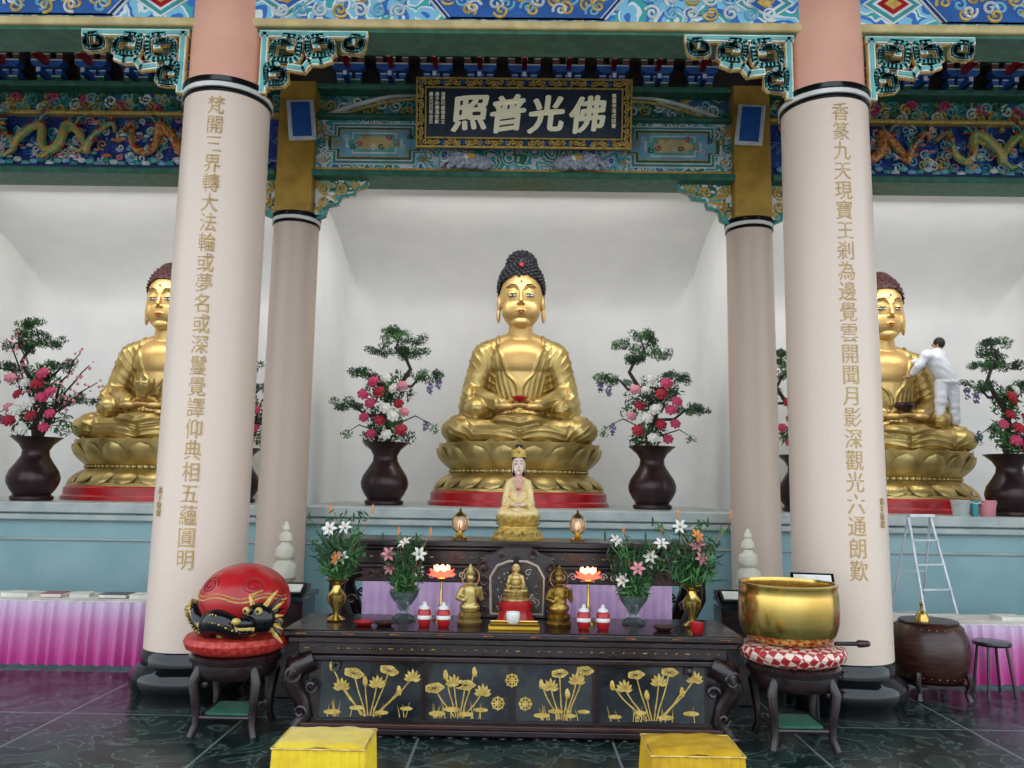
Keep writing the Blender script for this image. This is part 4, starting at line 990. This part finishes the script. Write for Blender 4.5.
# ---------------------------------------------------------------- altar items
TZ=.84
def lily(m):
    mb=M()
    for i in range(6):
        a=i*pi/3; vs=[];fs=[];c,s=math.cos(a),math.sin(a)
        for j in range(6):
            v=j/5; w=.018*math.sin(pi*(.1+.9*v)); r=.01+.075*v; z=.06*v-.03*v*v*v*1.6
            for u in(-1,0,1): vs.append((r*c-u*w*s,r*s+u*w*c,z-.006*(u==0)))
        for j in range(5):
            for i2 in range(2): k=j*3+i2; fs.append((k,k+1,k+4,k+3))
        mb.add(vs,fs,m)
    for i in range(4): a=i*1.6; mb.tube([(0,0,0),(.012*math.cos(a),.012*math.sin(a),.06)],.002,OPET,4)
    mb.lathe([(.004,-.06),(.012,0)],LGRN,n=8)
    return mb.mesh('flower')
LIL=[lily(WPET),lily(OPET),lily(LPINK)]
def bouquet(loc,seed,glass,label,h=.9,spread=.34,vz=.34,cols=(0,0,1)):
    random.seed(seed); t=thing('flower_vase',label,'flower vase',loc,group='altar bouquets')
    if glass: M().lathe([(.1,0),(.11,.02),(.04,.05),(.05,.1),(.12,.2),(.13,.24),(.12,.24),(.04,.12),(0,.1)],GLASS,n=28).obj('vase',t); vz=.18
    else: M().lathe([(.07,0),(.08,.015),(.03,.05),(.03,.09),(.075,.16),(.08,.22),(.04,.27),(.035,.3),(.09,.34),(.095,.35),(.03,.31),(0,.3)],BRASS,n=28).obj('vase',t)
    st=M();fo=M();tips=[]
    for i in range(22):
        a=2.4*i; r=spread*random.uniform(.15,1); z=random.uniform(vz+.15,h)
        p=(r*math.cos(a),r*math.sin(a)*.5,z); st.tube([(0,0,vz-.1),(p[0]*.4,p[1]*.4,vz+(z-vz)*.5),p],[.005,.004,.003],LGRN,5); tips.append(p)
    fo.leaves((0,0,vz+.12),(spread*.6,.15,.13),300,.11,LGRN,.18); fo.leaves((0,0,vz+.26),(spread*.85,.16,.2),170,.13,PGRN,.14)
    for i in range(34):
        a=random.uniform(-1,1); z=random.uniform(.45,1.0)*h; x1=spread*a*1.05; fo.tube([(0,0,vz),(x1*.5,random.uniform(-.08,.08),vz+(z-vz)*.7),(x1,random.uniform(-.1,.1),z)],[.003,.007,.001],random.choice((PGRN,LGRN)),4)
    for p in tips: fo.leaves(p,(.05,.04,.06),14,.08,random.choice((LGRN,PGRN)),.22)
    for k in range(4):
        a=(-.9,-.3,.4,.95)[k]; st.tube([(0,0,vz),(spread*a*.6,0,h*.75),(spread*a*1.15,0,h*(1.0+.08*(k%2)))],[.004,.003,.002],OPET if k%2 else PGRN,4)
        st.ell((spread*a*1.15,0,h*(1.0+.08*(k%2))),(.01,.008,.045),OPET if k%2 else PGRN,6,5)
    st.obj('stem',t); fo.obj('foliage',t,smooth=False)
    for i,p in enumerate(tips[:5]):
        o=mk(LIL[cols[i%3]],'flower',t,(p[0],p[1]-.06,p[2]),rot=(1.0+random.uniform(-.3,.3),0,random.uniform(-.8,.8))); o.scale=(.85,)*3
bouquet((-1.55,7.05,TZ),31,False,'brass vase of white lilies and greenery on altar',.88,.26,cols=(0,0,1))
bouquet((1.5,7.05,TZ),32,False,'brass vase of pink lilies and greenery on altar',.88,.32,cols=(2,0,1))
bouquet((-.99,7.2,TZ),33,True,'glass vase of spiky leaves and pale lilies on altar',.7,.2,cols=(0,2,0))
bouquet((1.02,7.2,TZ),34,True,'glass vase of tall leaves and white lilies on altar',.74,.24,cols=(0,0,2))
for x in(-.66,.62):
    t=thing('lotus_lamp','lit pink glass lotus lamp on slender brass stand','lamp',(x,7.15,TZ),group='lotus lamps')
    M().lathe([(.07,0),(.07,.015),(.02,.03),(.012,.08),(.022,.12),(.012,.16),(.012,.33),(.04,.36),(0,.37)],BRASS,n=20).obj('stand',t)
    mb=M()
    for i in range(10): petal(mb,2*pi*i/10,.03,.37,.135,.395,.042,.0,LAMPG,4,5,ex=.8)
    for i in range(10): petal(mb,2*pi*i/10+.3,.025,.37,.11,.44,.042,.02,LAMPG,4,5,ex=.7)
    for i in range(8): petal(mb,2*pi*i/8,.02,.38,.065,.475,.036,.025,LAMPI,4,5,ex=.6)
    mb.ell((0,0,.43),(.035,.035,.045),LAMPI,12,8)
    mb.obj('lamp_shade',t)
for x in(-.77,-.61,.56,.72):
    t=thing('offering_jar','small red and white lidded porcelain jar on altar','jar',(x,6.87,TZ),group='offering jars')
    M().lathe([(.04,0),(.05,.02),(.058,.07),(.055,.12),(.04,.14),(0,.14)],RED,n=20).obj('jar_body',t)
    M().lathe([(.0585,.06),(.06,.065),(.06,.085),(.0575,.09)],WHITE,n=20).obj('white_band',t)
    M().lathe([(.045,.14),(.045,.155),(.015,.175),(.018,.19),(0,.2)],WHITE,n=20).obj('lid',t)
t=thing('offering_tray','flat gilt tray with yellow cloth in the altar middle','tray',(-.02,6.83,TZ))
M().box((0,0,.015),(.42,.2,.03),YELL).obj('tray_body',t,bev=.008); M().tube([(-.2,-.1,.04),(.2,-.1,.04),(.2,.1,.04),(-.2,.1,.04),(-.2,-.1,.04)],.008,BRASS,6).obj('tray_rim',t)
M().lathe([(.03,0),(.05,.02),(.06,.09),(.055,.1),(.045,.03),(0,.02)],WHITE,n=20).obj('incense_cup',loc=(-.03,6.83,TZ+.032),label='small white porcelain cup on gilt tray',cat='cup')
M().lathe([(.035,0),(.05,.02),(.058,.09),(.05,.09),(.04,.02),(0,.02)],RED,n=20).obj('votive_cup',loc=(1.47,6.72,TZ),label='small red glass votive cup at altar edge',cat='cup')
for x,m in((-1.27,RED),(-1.1,WOODR),(1.22,WOODR)):
    M().lathe([(.05,0),(.08,.02),(.09,.035),(.08,.035),(.04,.015),(0,.015)],m,n=24).obj('offering_dish',loc=(x,6.85,TZ),label='small shallow offering dish on altar',cat='dish',group='offering dishes')
t=thing('carved_screen','carved dark rosewood screen standing at back of altar','screen',(0,7.36,TZ))
M().prism([(-.36,0),(.36,0),(.36,.42),(.3,.54),(.2,.58),(.12,.62),(-.12,.62),(-.2,.58),(-.3,.54),(-.36,.42)],-.03,.03,WOOD).obj('panel',t,bev=.01)
mb=M()
for s in(-1,1):
    for k in range(4): mb.spiral(s*.3,.08+.12*k,-.04,.05,1.5,s,.012,WOODR,k)
    mb.spiral(s*.14,.55,-.04,.045,1.4,s,.012,WOODR)
fr=[(-.23,.04),(.23,.04),(.24,.36),(.18,.46),(.08,.5),(-.08,.5),(-.18,.46),(-.24,.36),(-.23,.04)]
mb.tube([(x,-.04,z) for x,z in fr],.011,PEARL,6); mb.tube([(x*.88,-.035,.27+(z-.27)*.88) for x,z in fr],.005,GOLDD,6)
for k in range(60): 
    x=random.uniform(-.18,.18); z=random.uniform(.08,.42); mb.ell((x,-.034,z),(.008,.005,.008),random.choice((PEARL,LPINK,MINT,GOLDD)),6,5)
for k in range(10): mb.spiral(random.uniform(-.17,.17),random.uniform(.1,.42),-.034,.035,1.1,1,.004,PEARL,k)
mb.obj('openwork_carving',t)
M().lathe([(.16,0),(.17,.02),(.15,.05),(.13,.1),(.15,.14),(.15,.17),(0,.17)],RED,n=28,sx=1,sy=.7).obj('red_pedestal',loc=(-.01,7.13,TZ),label='small red lacquer pedestal under golden buddha',cat='pedestal')
b=dup(B0,(-.01,7.13,TZ+.17),scale=.087,label='tiny gilded seated buddha on red pedestal at altar'); b.name='buddha_figurine'; b['category']='figurine'; del b['group']
for x,l in((-.4,'small gilded guardian figurine with raised arm on lotus base'),(.36,'small antique gold guardian figurine with halo on lotus base')):
    t=thing('guardian_figurine',l,'figurine',(x,7.0,TZ),group='guardian figurines',scale=(1,1,1.1))
    g=GOLD if x<0 else GOLDD
    mb=M(); mb.lathe([(.1,0),(.11,.02),(.09,.04),(.1,.07),(.07,.09),(0,.09)],g,n=24)
    for i in range(10): petal(mb,2*pi*i/10,.06,.04,.1,.09,.03,.01,g,4,4)
    mb.obj('lotus_base',t)
    mb=M(); mb.ell((0,0,.13),(.09,.07,.045),g); mb.cap((0,0,.14),(0,0,.25),.06,.065,g); mb.cap((-.05,0,.26),(.05,0,.26),.035,.035,g)
    mb.cap((-.07,0,.26),(-.1,-.02,.2),.026,.024,g,10); mb.cap((-.1,-.02,.2),(-.05,-.07,.19),.022,.018,g,10)
    mb.cap((.07,0,.26),(.1,-.02,.2),.026,.024,g,10); mb.cap((.1,-.02,.2),(.09,-.06,.28),.022,.016,g,10)
    mb.cap((0,0,.28),(0,0,.32),.022,.02,g,10); mb.ell((0,-.005,.35),(.034,.036,.044),g); mb.ell((0,-.04,.345),(.007,.01,.012),g,8,6)
    me=remesh(mb,'body',.006,3); me.materials.append(g); mk(me,'body',t)
    M().lathe([(.036,.37),(.04,.39),(.025,.41),(.01,.45),(0,.46)],g,n=16).obj('crown',t)
    N=24; M().tube([(.075*math.cos(2*pi*i/N),.04,.35+.075*math.sin(2*pi*i/N)) for i in range(N+1)],.005,g,6).obj('halo',t)
RZ=1.475
t=thing('enthroned_statue','seated bodhisattva with crown and pale gold robe on gold lotus throne','statue',(0,8.28,RZ))
mb=M().lathe([(.26,0),(.27,.02),(.25,.04),(.25,.07),(.2,.09),(.19,.13),(.22,.15),(.23,.17),(0,.17)],GLEAF,n=8,sy=.8); 
for i in range(14): petal(mb,2*pi*i/14,.16,.15,.23,.25,.055,.02,GLEAF,4,5,ex=.4); petal(mb,2*pi*i/14+.2,.17,.12,.24,.06,.05,.01,GLEAF,4,5,ex=.4)
mb.lathe([(.16,.16),(.2,.22),(0,.23)],GLEAF,n=24)
for i in range(9): mb.spiral(-.2+.05*i,.055,-.205-.02*(1-abs(i-4)/4),.02,1.2,1,.004,GOLDD,i)
mb.obj('throne',t)
k=.222; GC=mat('cream_gold_robe',(240,222,168),.45,.1,(222,184,110),26); GC2=mat('pink_inner_robe',(228,176,160),.5); FW=mat('porcelain_face',(244,214,194),.4)
def sub(me,n,m0=None,m1=None):
    o=mk(me,n,t,(0,0,.22-.98*k)); o.scale=(k*.77,k*.8,k)
    if m0: override(o,m0,0)
    if m1: override(o,m1,1)
    return o
sub(BODY,'robed_body',GC,GC2); h=sub(HEAD,'head',FW); facebits(h); sub(HL,'hand',FW); sub(HRR,'hand',FW)
zz=lambda z:.22+k*(ZH(z)-.98)
M().ell((0,.018,zz(3.84)),(.072,.072,.08),HAIRB,20,14).ell((0,.045,zz(3.4)),(.078,.045,.11),HAIRB,16,12).ell((0,.02,zz(4.2)),(.045,.045,.035),HAIRB,16,12).obj('hair',t)
mb=M(); 
for i in range(9):
    a=-pi/2+(-1.2+.3*i); hh=.105-.013*abs(i-4); petal(mb,a,.07,zz(3.84),.082,zz(3.84)+hh,.021,.004,GLEAF,4,5)
mb.tube([(.076*math.cos(-pi/2-1.3+.13*i),.078*math.sin(-pi/2-1.3+.13*i)+.005,zz(3.84)) for i in range(21)],.007,GLEAF,6)
mb.ell((0,-.082,zz(4.0)),.01,LIP,8,6)
mb.obj('crown',t)
mb=M().tube([(-.055,-.05,zz(2.95)),(-.03,-.085,zz(2.7)),(0,-.09,zz(2.6)),(.03,-.085,zz(2.7)),(.055,-.05,zz(2.95))],.005,GLEAF,6)
mb.ell((0,-.095,zz(2.6)),.012,LIP,8,6); mb.obj('necklace',t)
for x in(-.58,.6):
    t=thing('glass_lantern','small glass table lantern with brass cap','lantern',(x,8.15,RZ),group='glass lanterns',scale=.88)
    M().lathe([(.08,0),(.085,.02),(.05,.04),(.03,.07),(.06,.09),(.07,.1)],BRASS,n=16).obj('base',t)
    M().lathe([(.065,.1),(.085,.13),(.085,.22),(.06,.26)],LANT,n=8).obj('lamp_glass',t)
    mb=M()
    for i in range(8):
        a=2*pi*i/8; mb.tube([(.067*math.cos(a),.067*math.sin(a),.1),(.088*math.cos(a),.088*math.sin(a),.13),(.088*math.cos(a),.088*math.sin(a),.22),(.062*math.cos(a),.062*math.sin(a),.26)],.004,BRASS,5)
    mb.ell((0,0,.17),(.02,.02,.04),LAMPI,8,6); mb.obj('frame_and_bulb',t)
    M().lathe([(.075,.26),(.05,.29),(.02,.31),(.012,.34),(0,.35)],BRASS,n=8).obj('cap',t)
# ---------------------------------------------------------------- ladder, buckets
def ladder():
    t=thing('step_ladder','white aluminium folding step ladder against teal platform','ladder',(4.98,10.1,0),(0,0,.25))
    h=1.72
    for s in(-1,1):
        M().tube([(s*.26,-.42,0),(s*.16,0,h)],.018,ALU,8).obj('front_rail',t); M().tube([(s*.26,.42,0),(s*.16,0,h)],.015,ALU,8).obj('rear_rail',t)
        M().ell((s*.26,-.42,.02),(.03,.03,.02),BLKS,8,6).obj('rubber_foot',t)
    for i in range(1,6):
        f=i/6; M().box((0,-.42*(1-f),h*f),(2*(.26-.1*f),.07,.02),ALU).obj('step',t)
    for f in(.3,.6): M().tube([(-(.26-.1*f),.42*(1-f),h*f),((.26-.1*f),.42*(1-f),h*f)],.01,ALU,6).obj('brace',t)
    M().box((0,0,h+.01),(.36,.12,.03),ALU).obj('top_cap',t)
ladder()
for x,m,l,r in((6.05,TEALC,'grey-green plastic bucket on platform ledge',.12),(6.24,TEAL,'narrow teal cleaning bottle on platform ledge',.055),(6.42,LPINK,'pink plastic bucket with white handle on ledge',.11)):
    t=thing('bucket',l,'bucket',(x,11.12,1.7),group='cleaning buckets')
    M().lathe([(r*.8,0),(r,.2),(r*1.06,.21),(r*1.0,.22),(r*.92,.2),(r*.75,.02),(0,.02)],m,n=24).obj('bucket_body',t)
    M().tube([(r*1.03*math.cos(a),-.02-.05*math.sin(a),.2-r*.5*math.sin(a)) for a in [pi*i/12 for i in range(13)]],.006,WHITE,6).obj('handle',t)
# ---------------------------------------------------------------- person
def person():
    t=thing('person','person in white work clothes leaning to clean the statue','person',(6.66,12.62,3.03))
    hip=(.1,0,.8); ch=(-.06,.02,1.08); sl=(-.22,-.04,1.13); sr=(.06,.1,1.17); nk=(.0,.05,1.22); hd=(.03,.07,1.34)
    el=(-.36,-.04,.96); hl=(-.44,.08,.82); er=(-.14,.3,1.1); hr=(-.32,.36,1.08)
    k1=(-.02,-.02,.43); a1=(-.05,.02,.07); t1=(-.08,.14,.035); k2=(.2,.0,.43); a2=(.22,.03,.07); t2=(.16,.14,.035)
    b=M()
    b.ell(hip,(.14,.12,.13),SKIN); b.cap(hip,ch,.11,.13,SKIN); b.cap(sl,sr,.075,.075,SKIN); b.cap(ch,nk,.12,.055,SKIN); b.cap(nk,hd,.05,.055,SKIN,12)
    b.ell(hd,(.075,.088,.1),SKIN,20,14); b.ell((-.04,.12,1.335),(.02,.022,.022),SKIN,8,6)
    for q in((.09,.1,1.335),(-.01,.0,1.335)): b.ell(q,(.016,.02,.03),SKIN,8,6)
    for p,q,r1,r2 in((sl,el,.052,.043),(el,hl,.041,.03),(sr,er,.052,.043),(er,hr,.041,.03),((.02,0,.76),k1,.09,.06),(k1,a1,.058,.04),(a1,t1,.045,.038),((.17,0,.76),k2,.09,.06),(k2,a2,.058,.04),(a2,t2,.045,.038)): b.cap(p,q,r1,r2,SKIN,14)
    for (px,py,pz) in(hl,hr):
        b.ell((px-.035,py,pz-.01),(.045,.042,.022),SKIN,12,8)
    me=remesh(b,'body',.012,3); me.materials.append(SKIN); mk(me,'body',t)
    s=M()
    s.cap((.09,0,.8),ch,.155,.165,CLOTHW); s.cap(ch,nk,.155,.07,CLOTHW); s.cap(sl,sr,.1,.1,CLOTHW); s.cap(sl,el,.082,.068,CLOTHW); s.cap(el,(hl[0]+.03,hl[1]-.04,hl[2]+.05),.066,.052,CLOTHW); s.cap(sr,er,.082,.068,CLOTHW); s.cap(er,(hr[0]+.06,hr[1]-.02,hr[2]),.064,.052,CLOTHW)
    s.ell((.1,0,.72),(.185,.155,.07),CLOTHW,20,10)
    me=remesh(s,'shirt',.012,3); me.materials.append(CLOTHW)
    for v in me.vertices: v.co+=v.normal*.01*math.sin(v.co.z*38+v.co.x*22)*noise.noise(v.co*5)*1.6
    mk(me,'shirt',t)
    s=M(); s.ell((.1,0,.74),(.165,.14,.13),CLOTHW,20,12)
    s.cap((.02,0,.7),k1,.115,.085,CLOTHW); s.cap(k1,(a1[0],a1[1]-.01,.1),.085,.068,CLOTHW); s.cap((.17,0,.7),k2,.115,.085,CLOTHW); s.cap(k2,(a2[0],a2[1]-.01,.1),.085,.068,CLOTHW)
    me=remesh(s,'trousers',.012,3); me.materials.append(CLOTHW)
    for v in me.vertices: v.co+=v.normal*.009*math.sin(v.co.z*34)*noise.noise(v.co*6)*1.6
    mk(me,'trousers',t)
    M().ell((.04,.05,1.362),(.085,.09,.095),BHAIR,20,14).obj('hair',t)
    h=M()
    for (px,py,pz) in(hl,hr):
        for i in range(4): h.tube([(px-.06,py-.028+.02*i,pz-.01),(px-.095,py-.03+.021*i,pz-.015),(px-.125+.008*abs(i-1),py-.03+.022*i,pz-.03)],[.01,.009,.006],SKIN,6)
        h.tube([(px-.02,py+.03,pz),(px-.05,py+.055,pz+.01),(px-.08,py+.055,pz)],[.011,.01,.007],SKIN,6)
    h.obj('finger',t)
person()
# ---------------------------------------------------------------- light, world, camera
w=bpy.data.worlds.new('world'); C.scene.world=w; w.use_nodes=True; nt=w.node_tree; bg=nt.nodes['Background']
tc=nt.nodes.new('ShaderNodeTexCoord'); sp=nt.nodes.new('ShaderNodeSeparateXYZ'); r=nt.nodes.new('ShaderNodeValToRGB'); mr=nt.nodes.new('ShaderNodeMapRange')
mr.inputs['From Min'].default_value=-1; nt.links.new(tc.outputs['Generated'],sp.inputs[0]); nt.links.new(sp.outputs[2],mr.inputs['Value']); nt.links.new(mr.outputs[0],r.inputs[0]); nt.links.new(r.outputs[0],bg.inputs[0])
els=r.color_ramp.elements; els[0].color=(.32,.34,.37,1); els[0].position=.42; els[1].color=(.74,.87,1.0,1); els[1].position=.62
e=els.new(.5); e.color=(.66,.69,.73,1); e=els.new(.53); e.color=(.95,.98,1,1)
bg.inputs[1].default_value=2.35
def area(name,loc,rot,sx,sy,p,col=(1,1,1)):
    l=bpy.data.lights.new(name,'AREA'); l.shape='RECTANGLE'; l.size=sx; l.size_y=sy; l.energy=p; l.color=col
    o=bpy.data.objects.new(name,l); COL.objects.link(o); o.location=loc; o.rotation_euler=rot; return o
for x in(-6.1,0,6.1): 
    area('niche_fill_light',(x,11.6,6.2),(math.radians(35),0,0),4.5,.3,85,(1,.98,.96))  # added fill lights, unseen behind the lintels, to brighten the niches
cam=bpy.data.cameras.new('camera'); co=bpy.data.objects.new('camera',cam); COL.objects.link(co); C.scene.camera=co
cam.sensor_width=36; cam.lens=28.125; cam.clip_end=200
R=Matrix.Rotation(math.radians(.573),4,'Z')@Matrix.Rotation(math.radians(97.34),4,'X')@Matrix.Rotation(math.radians(.9),4,'Z')
co.matrix_world=Matrix.Translation((0,0,2.0))@R
